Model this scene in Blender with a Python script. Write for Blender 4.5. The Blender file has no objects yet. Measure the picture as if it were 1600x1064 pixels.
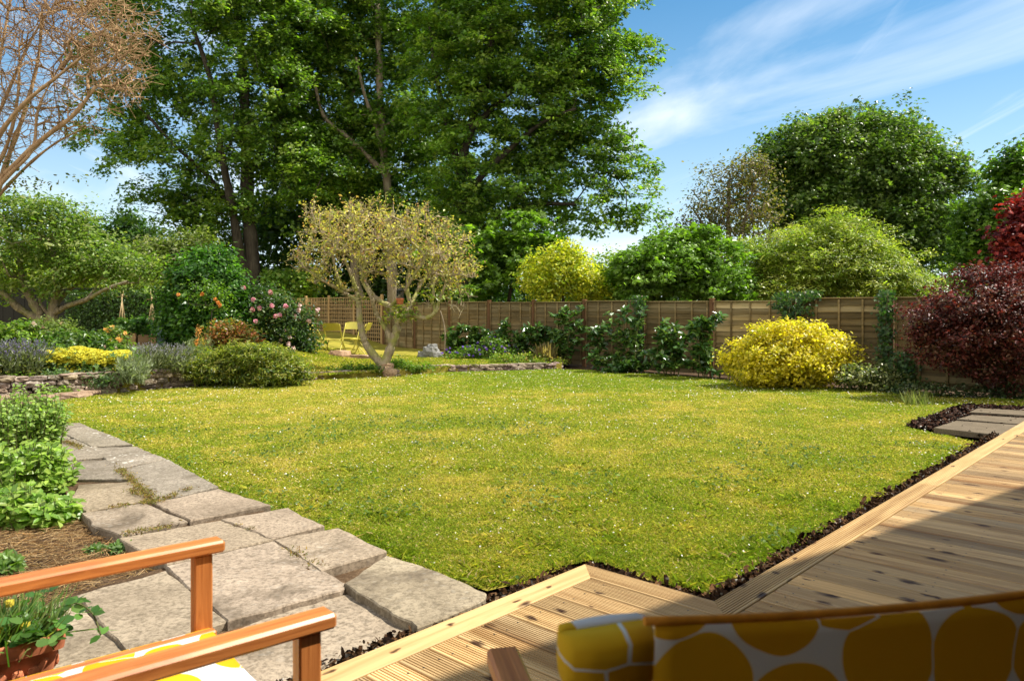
import bpy, math, random
import numpy as np
from mathutils import Vector, Matrix

SEED = 11
rng = np.random.default_rng(SEED)
random.seed(SEED)
scene = bpy.context.scene
COL = scene.collection
F, CX, HY, HC = 1200.0, 800.0, 478.0, 1.33     # focal length (px of the 1600 px photo), centre, horizon row, eye height over the deck
LAWN = -0.085

def G(x, y, z=LAWN):
    """photo pixel -> point on the level z"""
    Y = F * (HC - z) / (y - HY)
    return np.array([(x - CX) / F * Y, Y, z])

def W(x, y, D):
    """photo pixel at distance D -> point"""
    return np.array([(x - CX) / F * D, D, HC - (y - HY) / F * D])

# ------------------------------------------------------------------ noise
def vnoise(x, y, scale, seed=0):
    r = np.random.default_rng(1000 + seed)
    tab = r.random((64, 64))
    u, v = np.asarray(x) / scale + 31.7, np.asarray(y) / scale + 17.3
    i, j = np.floor(u).astype(int), np.floor(v).astype(int)
    fu, fv = u - i, v - j
    fu, fv = fu * fu * (3 - 2 * fu), fv * fv * (3 - 2 * fv)
    a = tab[i % 64, j % 64]; b = tab[(i + 1) % 64, j % 64]
    c = tab[i % 64, (j + 1) % 64]; d = tab[(i + 1) % 64, (j + 1) % 64]
    return (a * (1 - fu) + b * fu) * (1 - fv) + (c * (1 - fu) + d * fu) * fv

def fnoise(x, y, scale, seed=0):
    return 0.6 * vnoise(x, y, scale, seed) + 0.28 * vnoise(x, y, scale * .45, seed + 1) + 0.12 * vnoise(x, y, scale * .2, seed + 2)

def sstep(a, b, x):
    t = np.clip((np.asarray(x, float) - a) / (b - a), 0, 1)
    return t * t * (3 - 2 * t)

def nrm(a):
    return a / np.maximum(np.linalg.norm(a, axis=-1, keepdims=True), 1e-9)

# ------------------------------------------------------------------ mesh builder
class MB:
    def __init__(self):
        self.V, self.C, self.Fs, self.n = [], [], [], 0
    def add(self, V, Fc, col=(1, 1, 1), smooth=False, mi=0):
        V = np.asarray(V, float).reshape(-1, 3)
        c = np.asarray(col, float)
        if c.ndim == 1:
            c = np.broadcast_to(c, (len(V), 3))
        self.V.append(V); self.C.append(c)
        if isinstance(Fc, np.ndarray):
            groups = [Fc]
        else:
            by = {}
            for f in Fc:
                by.setdefault(len(f), []).append(f)
            groups = [np.array(v) for v in by.values()]
        for g in groups:
            if len(g):
                self.Fs.append((g.astype(np.int64) + self.n, smooth, mi))
        self.n += len(V)
    def box(self, c, size, R=None, col=(1, 1, 1), bev=0.0, mi=0):
        s = np.asarray(size, float) / 2
        if bev > 0:
            b = min(bev, s.min() * .9)
            P = []
            for sx in (-1, 1):
                for sy in (-1, 1):
                    for sz in (-1, 1):
                        sg = np.array([sx, sy, sz])
                        for ax in range(3):
                            q = sg * (s - b); q[ax] = sg[ax] * s[ax]
                            P.append(q)
            V = np.array(P)
            idx = lambda sx, sy, sz, ax: ((sx > 0) * 4 + (sy > 0) * 2 + (sz > 0)) * 3 + ax
            Fc = []
            ring = [(-1, -1), (1, -1), (1, 1), (-1, 1)]
            for ax in range(3):
                o = [a for a in range(3) if a != ax]
                for sg in (-1, 1):
                    f = []
                    for (p, q) in ring:
                        t = [0, 0, 0]; t[ax] = sg; t[o[0]] = p; t[o[1]] = q
                        f.append(idx(*t, ax))
                    flip = (sg > 0) == (ax == 1)
                    Fc.append(f[::-1] if flip else f)
            for ax in range(3):          # edges parallel to ax
                o = [a for a in range(3) if a != ax]
                for p in (-1, 1):
                    for q in (-1, 1):
                        t0 = [0, 0, 0]; t0[o[0]] = p; t0[o[1]] = q
                        ta = list(t0); tb = list(t0); ta[ax] = -1; tb[ax] = 1
                        Fc.append([idx(*ta, o[0]), idx(*tb, o[0]), idx(*tb, o[1]), idx(*ta, o[1])])
            for sx in (-1, 1):
                for sy in (-1, 1):
                    for sz in (-1, 1):
                        Fc.append([idx(sx, sy, sz, 0), idx(sx, sy, sz, 1), idx(sx, sy, sz, 2)])
        else:
            V = np.array([[x, y, z] for x in (-s[0], s[0]) for y in (-s[1], s[1]) for z in (-s[2], s[2])])
            Fc = [[0, 1, 3, 2], [4, 6, 7, 5], [0, 4, 5, 1], [2, 3, 7, 6], [0, 2, 6, 4], [1, 5, 7, 3]]
        if R is not None:
            V = V @ np.asarray(R).T
        self.add(V + np.asarray(c, float), Fc, col, mi=mi)
    def bar(self, A, B, w, h, up=(0, 0, 1), col=(1, 1, 1), bev=0.0):
        A, B = np.asarray(A, float), np.asarray(B, float)
        d = B - A; L = np.linalg.norm(d); d = d / L
        s = np.cross(up, d); s /= np.linalg.norm(s); u = np.cross(d, s)
        self.box((A + B) / 2, (L, w, h), np.stack([d, s, u], 1), col, bev)
    def tubes(self, A, B, r0, r1, sides=5, col=(1, 1, 1), caps=False):
        A, B = np.atleast_2d(A).astype(float), np.atleast_2d(B).astype(float)
        M = len(A)
        r0 = np.broadcast_to(np.asarray(r0, float), (M,)); r1 = np.broadcast_to(np.asarray(r1, float), (M,))
        d = nrm(B - A)
        ref = np.where(np.abs(d[:, 2:3]) > .9, np.array([[1., 0, 0]]), np.array([[0, 0, 1.]]))
        s = nrm(np.cross(ref, d)); t = np.cross(d, s)
        an = np.arange(sides) / sides * 2 * math.pi
        ring = np.cos(an)[None, :, None] * s[:, None, :] + np.sin(an)[None, :, None] * t[:, None, :]
        V = np.concatenate([A[:, None, :] + ring * r0[:, None, None], B[:, None, :] + ring * r1[:, None, None]], 1)
        k = np.arange(sides); k2 = (k + 1) % sides
        f = np.stack([k, k2, k2 + sides, k + sides], 1)
        Fc = (f[None] + (np.arange(M) * 2 * sides)[:, None, None]).reshape(-1, 4)
        c = np.asarray(col, float)
        if c.ndim == 2:
            c = np.repeat(c, 2 * sides, 0)
        self.add(V, Fc, c, smooth=True)
        if caps:
            top = (np.arange(sides)[None] + sides + (np.arange(M) * 2 * sides)[:, None])
            bot = (np.arange(sides)[::-1][None] + (np.arange(M) * 2 * sides)[:, None])
            n0 = self.n - len(V.reshape(-1, 3))
            self.Fs.append((top + n0, False, 0)); self.Fs.append((bot + n0, False, 0))
    def path(self, pts, radii, sides=8, col=(1, 1, 1), caps=True, steps=0):
        """one continuous tube through points"""
        P = np.asarray(pts, float)
        R = np.broadcast_to(np.asarray(radii, float), (len(P),))
        if steps:
            P, R = smooth_path(P, R, steps)
        T = np.gradient(P, axis=0); T = nrm(T)
        ref = np.array([0, 0, 1.]) if abs(T[0, 2]) < .9 else np.array([1., 0, 0])
        rings = []
        s = np.cross(ref, T[0]); s /= np.linalg.norm(s)
        an = np.arange(sides) / sides * 2 * math.pi
        for i in range(len(P)):
            s = s - T[i] * s.dot(T[i]); s /= np.linalg.norm(s)
            t = np.cross(T[i], s)
            rings.append(P[i] + R[i] * (np.cos(an)[:, None] * s + np.sin(an)[:, None] * t))
        V = np.concatenate(rings)
        k = np.arange(sides); k2 = (k + 1) % sides
        f = np.stack([k, k2, k2 + sides, k + sides], 1)
        Fc = (f[None] + (np.arange(len(P) - 1) * sides)[:, None, None]).reshape(-1, 4)
        n0 = self.n
        self.add(V, Fc, col, smooth=True)
        if caps:
            self.Fs.append((np.array([list(range(sides))[::-1]]) + n0, False, 0))
            self.Fs.append((np.array([list(range(sides))]) + n0 + (len(P) - 1) * sides, False, 0))
    def leaves(self, P, N, size, tpl, col, T=None):
        P = np.asarray(P, float); n = len(P)
        if n == 0:
            return
        N = nrm(np.asarray(N, float))
        if T is None:
            T = rng.normal(size=(n, 3))
        T = T - (T * N).sum(1, keepdims=True) * N
        T = nrm(T); B = np.cross(N, T)
        tp = np.asarray(tpl, float); k = len(tp)
        s = np.broadcast_to(np.asarray(size, float), (n,))[:, None, None]
        V = P[:, None, :] + s * (tp[None, :, 0:1] * T[:, None, :] + tp[None, :, 1:2] * B[:, None, :] + tp[None, :, 2:3] * N[:, None, :])
        Fc = np.arange(n * k).reshape(n, k)
        c = np.asarray(col, float)
        if c.ndim == 2:
            c = np.repeat(c, k, 0)
        self.add(V, Fc, c)
    def build(self, name, mat, parent=None, mats=None):
        me = bpy.data.meshes.new(name)
        if self.n:
            V = np.concatenate(self.V); C = np.concatenate(self.C)
            loops = np.concatenate([f.ravel() for f, _, _ in self.Fs])
            tot = np.concatenate([np.full(len(f), f.shape[1]) for f, _, _ in self.Fs])
            start = np.concatenate([[0], np.cumsum(tot)[:-1]])
            sm = np.concatenate([np.full(len(f), s) for f, s, _ in self.Fs])
            mi = np.concatenate([np.full(len(f), m) for f, _, m in self.Fs])
            me.vertices.add(len(V)); me.vertices.foreach_set('co', V.ravel().astype(np.float32))
            me.loops.add(len(loops)); me.loops.foreach_set('vertex_index', loops.astype(np.int32))
            me.polygons.add(len(tot))
            me.polygons.foreach_set('loop_start', start.astype(np.int32))
            me.polygons.foreach_set('loop_total', tot.astype(np.int32))
            me.polygons.foreach_set('use_smooth', sm.astype(bool))
            me.polygons.foreach_set('material_index', mi.astype(np.int32))
            at = me.attributes.new('col', 'FLOAT_COLOR', 'POINT')
            at.data.foreach_set('color', np.concatenate([C, np.ones((len(C), 1))], 1).ravel().astype(np.float32))
            me.update(calc_edges=True)
        for m in (mats or [mat]):
            me.materials.append(m)
        o = bpy.data.objects.new(name, me)
        COL.objects.link(o)
        if parent is not None:
            o.parent = parent
            o.matrix_parent_inverse = Matrix.Translation(parent.location).inverted() if parent.get('flat') is None else Matrix()
        return o

def smooth_path(P, R, steps):
    P = np.asarray(P, float)
    n = len(P); out, ro = [], []
    for i in range(n - 1):
        p0, p1, p2, p3 = P[max(i - 1, 0)], P[i], P[i + 1], P[min(i + 2, n - 1)]
        for k in range(steps):
            t = k / steps
            out.append(.5 * (2 * p1 + (p2 - p0) * t + (2 * p0 - 5 * p1 + 4 * p2 - p3) * t * t + (3 * p1 - p0 - 3 * p2 + p3) * t ** 3))
            ro.append(R[i] * (1 - t) + R[i + 1] * t)
    out.append(P[-1]); ro.append(R[-1])
    return np.array(out), np.array(ro)

def tag(o, label, cat, group=None):
    o['label'] = label; o['category'] = cat
    if group: o['group'] = group
    return o

def thing(name, label, cat, loc=(0, 0, 0), group=None, rot=None):
    """an Empty at the thing's base; with rot given, its parts are built in its own local frame"""
    o = bpy.data.objects.new(name, None); COL.objects.link(o)
    o.location = Vector(loc); o.empty_display_size = .2
    if rot is not None:
        o.rotation_euler = (0, 0, rot); o['flat'] = 1
    return tag(o, label, cat, group)

def struct(o, kind='structure'):
    o['kind'] = kind; return o

# ------------------------------------------------------------------ materials
class NT:
    def __init__(self, name):
        self.m = bpy.data.materials.new(name); self.m.use_nodes = True
        self.t = self.m.node_tree; self.t.nodes.clear()
        self.out = self.n('ShaderNodeOutputMaterial')
    def n(self, t, **kw):
        nd = self.t.nodes.new(t)
        for k, v in kw.items():
            if k.startswith('i_'):
                nd.inputs[k[2:].replace('_', ' ')].default_value = v
            else:
                setattr(nd, k, v)
        return nd
    def l(self, a, b):
        self.t.links.new(a, b)
    def coord(self, which='Object', scale=(1, 1, 1), rot=(0, 0, 0)):
        tc = self.n('ShaderNodeTexCoord'); mp = self.n('ShaderNodeMapping')
        mp.inputs['Scale'].default_value = scale; mp.inputs['Rotation'].default_value = rot
        self.l(tc.outputs[which], mp.inputs['Vector']); return mp.outputs['Vector']
    def noise(self, vec, scale, detail=4, rough=.55, dist=0):
        nd = self.n('ShaderNodeTexNoise'); nd.inputs['Scale'].default_value = scale
        nd.inputs['Detail'].default_value = detail; nd.inputs['Roughness'].default_value = rough
        nd.inputs['Distortion'].default_value = dist
        self.l(vec, nd.inputs['Vector']); return nd.outputs['Fac']
    def ramp(self, fac, stops):
        r = self.n('ShaderNodeValToRGB'); e = r.color_ramp.elements
        while len(e) < len(stops): e.new(.5)
        for k, (p, c) in enumerate(stops):
            e[k].position = p; e[k].color = (*c, 1) if len(c) == 3 else c
        self.l(fac, r.inputs['Fac']); return r.outputs['Color']
    def mix(self, fac, a, b, mode='MIX'):
        m = self.n('ShaderNodeMix', data_type='RGBA', blend_type=mode)
        for s, v in ((m.inputs[0], fac), (m.inputs[6], a), (m.inputs[7], b)):
            if hasattr(v, 'is_linked'): self.l(v, s)
            elif isinstance(v, (int, float)): s.default_value = v
            else: s.default_value = (*v, 1)
        return m.outputs[2]
    def math(self, op, a, b=0.0, c=None):
        m = self.n('ShaderNodeMath', operation=op)
        for s, v in zip(m.inputs, (a, b, c)):
            if v is None: continue
            if hasattr(v, 'is_linked'): self.l(v, s)
            else: s.default_value = v
        return m.outputs[0]
    def attr(self):
        a = self.n('ShaderNodeAttribute', attribute_name='col'); return a.outputs['Color']
    def principled(self, col, rough=.6, spec=.4, bump=None, bstr=.4, bdist=.01):
        p = self.n('ShaderNodeBsdfPrincipled')
        if hasattr(col, 'is_linked'): self.l(col, p.inputs['Base Color'])
        else: p.inputs['Base Color'].default_value = (*col, 1)
        if hasattr(rough, 'is_linked'): self.l(rough, p.inputs['Roughness'])
        else: p.inputs['Roughness'].default_value = rough
        p.inputs['Specular IOR Level'].default_value = spec
        if bump is not None:
            b = self.n('ShaderNodeBump'); b.inputs['Strength'].default_value = bstr; b.inputs['Distance'].default_value = bdist
            self.l(bump, b.inputs['Height']); self.l(b.outputs['Normal'], p.inputs['Normal'])
        self.l(p.outputs[0], self.out.inputs['Surface'])
        return p

def leaf_mat(name, trans=.4, rough=.45, spec=.35, tint=(1.25, 1.15, .55)):
    k = NT(name); c = k.attr()
    p = k.principled(c, rough, spec)
    tr = k.n('ShaderNodeBsdfTranslucent')
    k.l(k.mix(1.0, c, tint, 'MULTIPLY'), tr.inputs['Color'])
    mx = k.n('ShaderNodeMixShader'); mx.inputs[0].default_value = trans
    k.l(p.outputs[0], mx.inputs[1]); k.l(tr.outputs[0], mx.inputs[2]); k.l(mx.outputs[0], k.out.inputs['Surface'])
    return k.m

M = {}
M['leaf'] = leaf_mat('leaf', .50, .38, .5, (1.2, 1.4, .45))
M['gloss_leaf'] = leaf_mat('glossy leaf', .35, .26, .6, (1.4, 1.3, .5))
M['grass'] = leaf_mat('grass blade', .45, .6, .18, (1.15, 1.2, .5))
M['petal'] = leaf_mat('petal', .35, .6, .2, (1.1, 1.0, .95))
M['purple_leaf'] = leaf_mat('purple leaf', .32, .45, .3, (1.5, .65, .5))

def bark(name, a, b, scale=9, moss=None):
    k = NT(name); v = k.coord('Object', (1, 1, .25))
    f = k.noise(v, scale, 6, .65, .6); c = k.ramp(f, [(.3, a), (.7, b)])
    if moss:
        f2 = k.noise(k.coord('Object'), 3.5, 4); c = k.mix(k.ramp(f2, [(.48, (0, 0, 0)), (.62, (1, 1, 1))]), c, moss)
    k.principled(c, .9, .15, f, 1.0, .05); return k.m
M['bark_dark'] = bark('dark bark', (.022, .017, .012), (.085, .07, .05), 6)
M['bark_pale'] = bark('pale bark', (.14, .105, .07), (.36, .29, .20), 8)
M['bark_apple'] = bark('apple bark', (.16, .12, .07), (.50, .41, .27), 16, (.30, .29, .09))
M['bark_old'] = bark('old apple bark', (.10, .08, .05), (.36, .29, .20), 14, (.22, .21, .08))
M['twig'] = bark('tan twig', (.22, .125, .055), (.58, .39, .21), 14)
M['stem'] = bark('green stem', (.06, .07, .02), (.16, .16, .06), 14)

def wood_mat(name, dark, light, scale=1.0, axis='y', rough=.6, spec=.3, knots=False, attr=True, grey=None):
    k = NT(name)
    sc = {'x': (.6, 9, 9), 'y': (9, .6, 9), 'z': (9, 9, .6)}[axis]
    v = k.coord('Object', tuple(s * scale for s in sc))
    f = k.noise(v, 2.2, 6, .6, .8)
    c = k.ramp(f, [(.28, dark), (.52, tuple((a + b) / 2 for a, b in zip(dark, light))), (.75, light)])
    if grey:
        g = k.noise(k.coord('Object', tuple(s * .25 for s in sc)), 3, 5, .6)
        c = k.mix(k.ramp(g, [(.42, (0, 0, 0)), (.66, (1, 1, 1))]), c, grey)
        al = k.noise(k.coord('Object', (1, 1, 1.6)), 2.4, 6, .65, .5)
        c = k.mix(k.ramp(al, [(.56, (0, 0, 0)), (.72, (.6, .6, .6))]), c, (.075, .08, .03))
    if knots:
        vo = k.n('ShaderNodeTexVoronoi', voronoi_dimensions='2D'); vo.inputs['Scale'].default_value = 3.1
        ks = {'x': (1.1, 2.2, 1), 'y': (2.2, 1.1, 1), 'z': (2, 2, .75)}[axis]
        wv = k.coord('Object', ks)
        nz = k.n('ShaderNodeTexNoise'); nz.inputs['Scale'].default_value = 9; k.l(wv, nz.inputs['Vector'])
        add = k.n('ShaderNodeVectorMath', operation='MULTIPLY_ADD'); k.l(nz.outputs['Color'], add.inputs[0])
        add.inputs[1].default_value = (.12, .12, .12); k.l(wv, add.inputs[2])
        k.l(add.outputs[0], vo.inputs['Vector'])
        # only some cells carry a knot
        sel = k.math('GREATER_THAN', k.n('ShaderNodeSeparateColor').outputs[0], .55)
        sep = sel.node.inputs[0].links[0].from_node; k.l(vo.outputs['Color'], sep.inputs[0])
        kn = k.ramp(k.math('DIVIDE', vo.outputs['Distance'], k.math('MULTIPLY_ADD', sep.outputs[1], 1.5, .35)), [(.035, (1, 1, 1)), (.075, (.7, .7, .7)), (.13, (0, 0, 0))])
        kk = k.math('MULTIPLY', kn, sel)
        c = k.mix(kk, c, (.055, .022, .008))
        st = k.noise(k.coord('Object', tuple(s * .12 for s in sc)), 5, 4, .6)
        c = k.mix(k.ramp(st, [(.50, (0, 0, 0)), (.68, (.85, .85, .85))]), c, (.20, .09, .022))
    if attr:
        c = k.mix(1.0, c, k.attr(), 'MULTIPLY')
    k.principled(c, rough, spec, f, .25, .004)
    return k.m
M['deck'] = wood_mat('deck boards', (.29, .175, .068), (.56, .385, .185), 1.0, 'y', .55, .35, True)
M['deck_edge'] = wood_mat('deck edging', (.41, .26, .105), (.60, .42, .20), 1.0, 'x', .55, .35, True)
M['teak'] = wood_mat('oiled hardwood', (.27, .075, .016), (.66, .255, .07), 2.6, 'x', .38, .45, False, False)
M['fence'] = wood_mat('weathered fence', (.062, .043, .018), (.215, .15, .064), .6, 'x', .85, .15, False, True, (.21, .165, .09))
M['fence_post'] = wood_mat('fence post', (.085, .04, .018), (.21, .11, .05), .6, 'z', .85, .15)
M['trellis'] = wood_mat('trellis wood', (.32, .20, .08), (.52, .36, .17), .6, 'z', .8, .2)
M['dark_fence'] = wood_mat('black stained fence', (.005, .0045, .004), (.016, .014, .012), .6, 'z', .7, .3)
M['bed_timber'] = wood_mat('raised bed timber', (.14, .09, .05), (.34, .23, .13), .6, 'x', .85, .15)
M['cane'] = wood_mat('bamboo cane', (.30, .20, .09), (.50, .38, .2), 1, 'z', .6, .3)

def flat_mat(name, col, rough=.5, spec=.4, metal=0, nscale=0, var=.25):
    k = NT(name)
    if nscale:
        f = k.noise(k.coord('Object'), nscale, 5, .6)
        c = k.ramp(f, [(.3, tuple(x * (1 - var) for x in col)), (.7, tuple(min(1, x * (1 + var)) for x in col))])
        p = k.principled(c, rough, spec, f, .3, .005)
    else:
        p = k.principled(col, rough, spec)
    p.inputs['Metallic'].default_value = metal
    return k.m
M['yellow_metal'] = flat_mat('yellow painted metal', (.44, .38, .05), .4, .5, 0, 30, .12)
M['tank'] = flat_mat('blue grey plastic', (.13, .19, .22), .5, .4, 0, 6, .2)
M['terracotta'] = flat_mat('terracotta', (.42, .14, .065), .85, .2, 0, 14, .4)
M['wire'] = flat_mat('dark wire', (.03, .03, .03), .5, .5)
M['render'] = flat_mat('house render', (.62, .58, .5), .9, .2, 0, 8, .08)
M['roof'] = flat_mat('roof tiles', (.22, .10, .07), .85, .2, 0, 10, .3)

def stone_mat(name, a, b, lichen=.0, scale=3.0, dark=None):
    k = NT(name); v0 = k.coord('Object')
    off = k.n('ShaderNodeVectorMath', operation='MULTIPLY_ADD'); k.l(k.attr(), off.inputs[0]); off.inputs[1].default_value = (41, 67, 53); k.l(v0, off.inputs[2])
    v = off.outputs[0]
    f = k.noise(v, scale, 10, .7, .3); f2 = k.noise(v, scale * 20, 8, .75)
    c = k.ramp(f, [(.25, a), (.7, b)])
    c = k.mix(k.ramp(f2, [(.44, (0, 0, 0)), (.64, (.9, .9, .9))]), c, tuple(x * .58 for x in a))
    f5 = k.noise(v, scale * 55, 4, .6); c = k.mix(k.ramp(f5, [(.60, (0, 0, 0)), (.70, (.5, .5, .5))]), c, tuple(min(1, x * 1.25) for x in b))
    c = k.mix(1.0, c, k.attr(), 'MULTIPLY')
    if dark:
        f3 = k.noise(v, scale * .8, 5, .7, 1.0)
        c = k.mix(k.ramp(f3, [(.51, (0, 0, 0)), (.68, (.8, .8, .8))]), c, dark)
    if lichen:
        vo = k.n('ShaderNodeTexVoronoi'); vo.inputs['Scale'].default_value = 19
        nz = k.n('ShaderNodeTexNoise'); nz.inputs['Scale'].default_value = 14; k.l(v, nz.inputs['Vector'])
        ad = k.n('ShaderNodeVectorMath', operation='MULTIPLY_ADD'); k.l(nz.outputs['Color'], ad.inputs[0])
        ad.inputs[1].default_value = (.08, .08, .08); k.l(v, ad.inputs[2]); k.l(ad.outputs[0], vo.inputs['Vector'])
        sp = k.ramp(vo.outputs['Distance'], [(.20, (1, 1, 1)), (.32, (0, 0, 0))])
        reg = k.ramp(k.noise(v, .9, 3), [(.5, (0, 0, 0)), (.62, (1, 1, 1))])
        c = k.mix(k.math('MULTIPLY', k.math('MULTIPLY', sp, reg), lichen), c, (.66, .64, .56))
    k.principled(c, .9, .12, f2, .45, .008); return k.m
M['slab'] = stone_mat('flagstone', (.19, .145, .098), (.39, .312, .222), .10, 2.2, (.085, .064, .043))
M['slab_lichen'] = stone_mat('lichened flagstone', (.15, .125, .09), (.33, .28, .215), .70, 2.6, (.10, .08, .055))
M['rock'] = stone_mat('wall rock', (.16, .11, .075), (.42, .35, .27), .6, 5, (.05, .028, .015))
M['rock_grey'] = stone_mat('grey rock', (.15, .15, .15), (.36, .35, .33), .3, 5)
M['concrete'] = stone_mat('concrete slab', (.11, .085, .055), (.21, .165, .11), 0, 6)

def ground_mat(name, stops, s1=1.5, s2=40, bstr=.6):
    k = NT(name); v = k.coord('Object')
    f = k.noise(v, s1, 5, .6); f2 = k.noise(v, s2, 6, .7)
    m = k.math('ADD', k.math('MULTIPLY', f, .55), k.math('MULTIPLY', f2, .45))
    c = k.ramp(m, stops)
    k.principled(c, .95, .1, f2, bstr, .03); return k.m
M['soil'] = ground_mat('soil', [(.35, (.03, .018, .010)), (.5, (.08, .048, .026)), (.66, (.19, .125, .07))], 2, 60)
M['turf'] = ground_mat('turf', [(.34, (.13, .12, .018)), (.5, (.26, .23, .032)), (.64, (.40, .29, .06))], 1.1, 55)
M['meadow'] = ground_mat('meadow', [(.35, (.03, .05, .01)), (.5, (.06, .09, .015)), (.65, (.11, .13, .03))], .3, 12)

def fabric_mat(name, back=False):
    k = NT(name)
    tc = k.n('ShaderNodeTexCoord')
    nz = k.n('ShaderNodeTexNoise'); nz.inputs['Scale'].default_value = 6; k.l(tc.outputs['UV'], nz.inputs['Vector'])
    ad = k.n('ShaderNodeVectorMath', operation='MULTIPLY_ADD'); k.l(nz.outputs['Color'], ad.inputs[0])
    ad.inputs[1].default_value = (.05, .05, 0); k.l(tc.outputs['UV'], ad.inputs[2])
    vs = []
    for feat in ('F1', 'DISTANCE_TO_EDGE'):
        vo = k.n('ShaderNodeTexVoronoi', feature=feat, voronoi_dimensions='2D'); vo.inputs['Scale'].default_value = 9.0
        vo.inputs['Randomness'].default_value = .78
        k.l(ad.outputs[0], vo.inputs['Vector']); vs.append(vo)
    circ = k.math('LESS_THAN', vs[0].outputs['Distance'], .505)
    edge = k.math('GREATER_THAN', vs[1].outputs['Distance'], .010)
    m = k.math('MULTIPLY', circ, edge)
    sepc = k.n('ShaderNodeSeparateColor'); k.l(vs[0].outputs['Color'], sepc.inputs[0])
    yel = k.mix(sepc.outputs[0], (.72, .36, .010), (.82, .50, .018))
    c = k.mix(m, (.80, .79, .76), yel)
    wv = k.n('ShaderNodeTexWave'); wv.inputs['Scale'].default_value = 260; k.l(tc.outputs['UV'], wv.inputs['Vector'])
    p = k.principled(c, .8, .15, wv.outputs['Fac'], .15, .001)
    tr = k.n('ShaderNodeBsdfTranslucent'); k.l(c, tr.inputs['Color'])
    mx = k.n('ShaderNodeMixShader'); mx.inputs[0].default_value = .22
    k.l(p.outputs[0], mx.inputs[1]); k.l(tr.outputs[0], mx.inputs[2]); k.l(mx.outputs[0], k.out.inputs['Surface'])
    return k.m
M['fabric'] = fabric_mat('lemon print canvas')

# ------------------------------------------------------------------ leaf templates (x along the leaf)
T_DIA = [(0, 0, 0), (.45, .27, .06), (1, 0, -.05), (.5, -.27, .06)]
T_OVAL = [(0, 0, 0), (.25, .2, .05), (.65, .24, .04), (1, 0, -.1), (.65, -.24, .04), (.25, -.2, .05)]
T_LONG = [(0, 0, 0), (.4, .13, .05), (1, 0, -.12), (.4, -.13, .05)]
T_NEEDLE = [(0, .05, 0), (1, 0, 0.0), (0, -.05, 0)]
T_MAPLE = [(-.1, 0, 0), (.05, .42, -.08), (.32, .22, .05), (.55, .52, -.1), (.62, .18, .05), (1, 0, -.12), (.62, -.18, .05), (.55, -.52, -.1), (.32, -.22, .05), (.05, -.42, -.08)]
T_STAR = [(.5 * r * math.cos(a), .5 * r * math.sin(a), .08 * (r > .6)) for r, a in [((1 if i % 2 == 0 else .42), i * math.pi / 5) for i in range(10)]]
T_SPRAY = [(0, 0, 0), (.3, .14, .05), (.5, .06, .04), (.8, .12, 0), (1, 0, -.1), (.8, -.1, 0), (.5, -.05, .04), (.3, -.14, .05)]

def pick(cols, n, jit=.22, w=None, clump=None):
    cols = np.asarray(cols, float)
    if clump is None:
        idx = rng.choice(len(cols), n, p=w)
    else:
        cc = rng.choice(len(cols), clump.max() + 1, p=w)
        own = rng.choice(len(cols), n, p=w)
        idx = np.where(rng.random(n) < .6, cc[clump], own)
    return cols[idx] * np.exp(rng.normal(0, jit, (n, 1)))

def lobe_points(lobes, n, shell=.8, up=0.0, rough=1.35):
    """points in ellipsoids (centre, radii), pushed towards their skin"""
    L = [(np.asarray(c, float), np.asarray(r, float)) for c, r in lobes]
    w = np.array([(r[0] * r[1] * r[2]) ** (2 / 3) for _, r in L]); w /= w.sum()
    k = rng.choice(len(L), n, p=w)
    d = nrm(rng.normal(size=(n, 3)))
    if up:
        d[:, 2] = np.where((d[:, 2] < 0) & (rng.random(n) < up), -d[:, 2], d[:, 2])
    rad = 1 - np.abs(rng.normal(0, 1 - shell, n)); rad = np.clip(rad, .05, 1)
    c = np.array([l[0] for l in L])[k]; r = np.array([l[1] for l in L])[k]
    for q in range(4):
        a_ = rng.normal(size=(len(L), 3)) * (2.2 + 1.3 * q); ph = rng.random(len(L)) * 6.28
        rad = rad * (1 + rough * (.11, .09, .07, .05)[q] * np.sin((a_[k] * d).sum(1) + ph[k]))
    rad = np.minimum(rad, 1 + .16 * rough) * np.where(rng.random(n) < .05, 1 + .09 * rng.random(n), 1)
    return c + d * r * rad[:, None], nrm(d / r)

def pad_clumps(lobes, npads, R, H, per, shell=.8, jitter=.12, rough=1.35):
    """leafy boughs: domed pads hung through the crown; returns pad centres and clump positions"""
    P0, O0 = lobe_points(lobes, npads, shell, 0, rough)
    n = np.array([0, 0, 1.]) + .55 * O0 + .12 * rng.normal(size=(npads, 3)); n = nrm(n)
    s = nrm(np.cross(n, rng.normal(size=(npads, 3)))); t = np.cross(n, s)
    Rk = R * np.exp(rng.normal(0, .28, npads)); q = np.repeat(np.arange(npads), per); m = len(q)
    r = np.sqrt(rng.random(m)); a = rng.random(m) * 2 * math.pi
    u, v = r * np.cos(a), r * np.sin(a)
    h = H * (1 - 1.3 * r * r) * np.exp(rng.normal(0, .1, m)) + jitter * H * rng.normal(size=m)
    C = P0[q] + s[q] * (u * Rk[q])[:, None] + t[q] * (v * Rk[q])[:, None] + n[q] * (h * Rk[q] / R)[:, None]
    O = nrm(n[q] * .7 + (s[q] * u[:, None] + t[q] * v[:, None]) * .7)
    return P0, C, O, q

def px_lobes(rows, D, dz=.85):
    out = []
    for row in rows:
        x, y, rx, ry = row[:4]
        d = D + (row[4] if len(row) > 4 else 0)
        rX, rZ = rx * d / F, ry * d / F
        out.append((W(x, y, d), (rX, dz * min(rX, 1.4 * rZ) if rX > rZ else dz * rX, rZ)))
    return out

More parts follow.
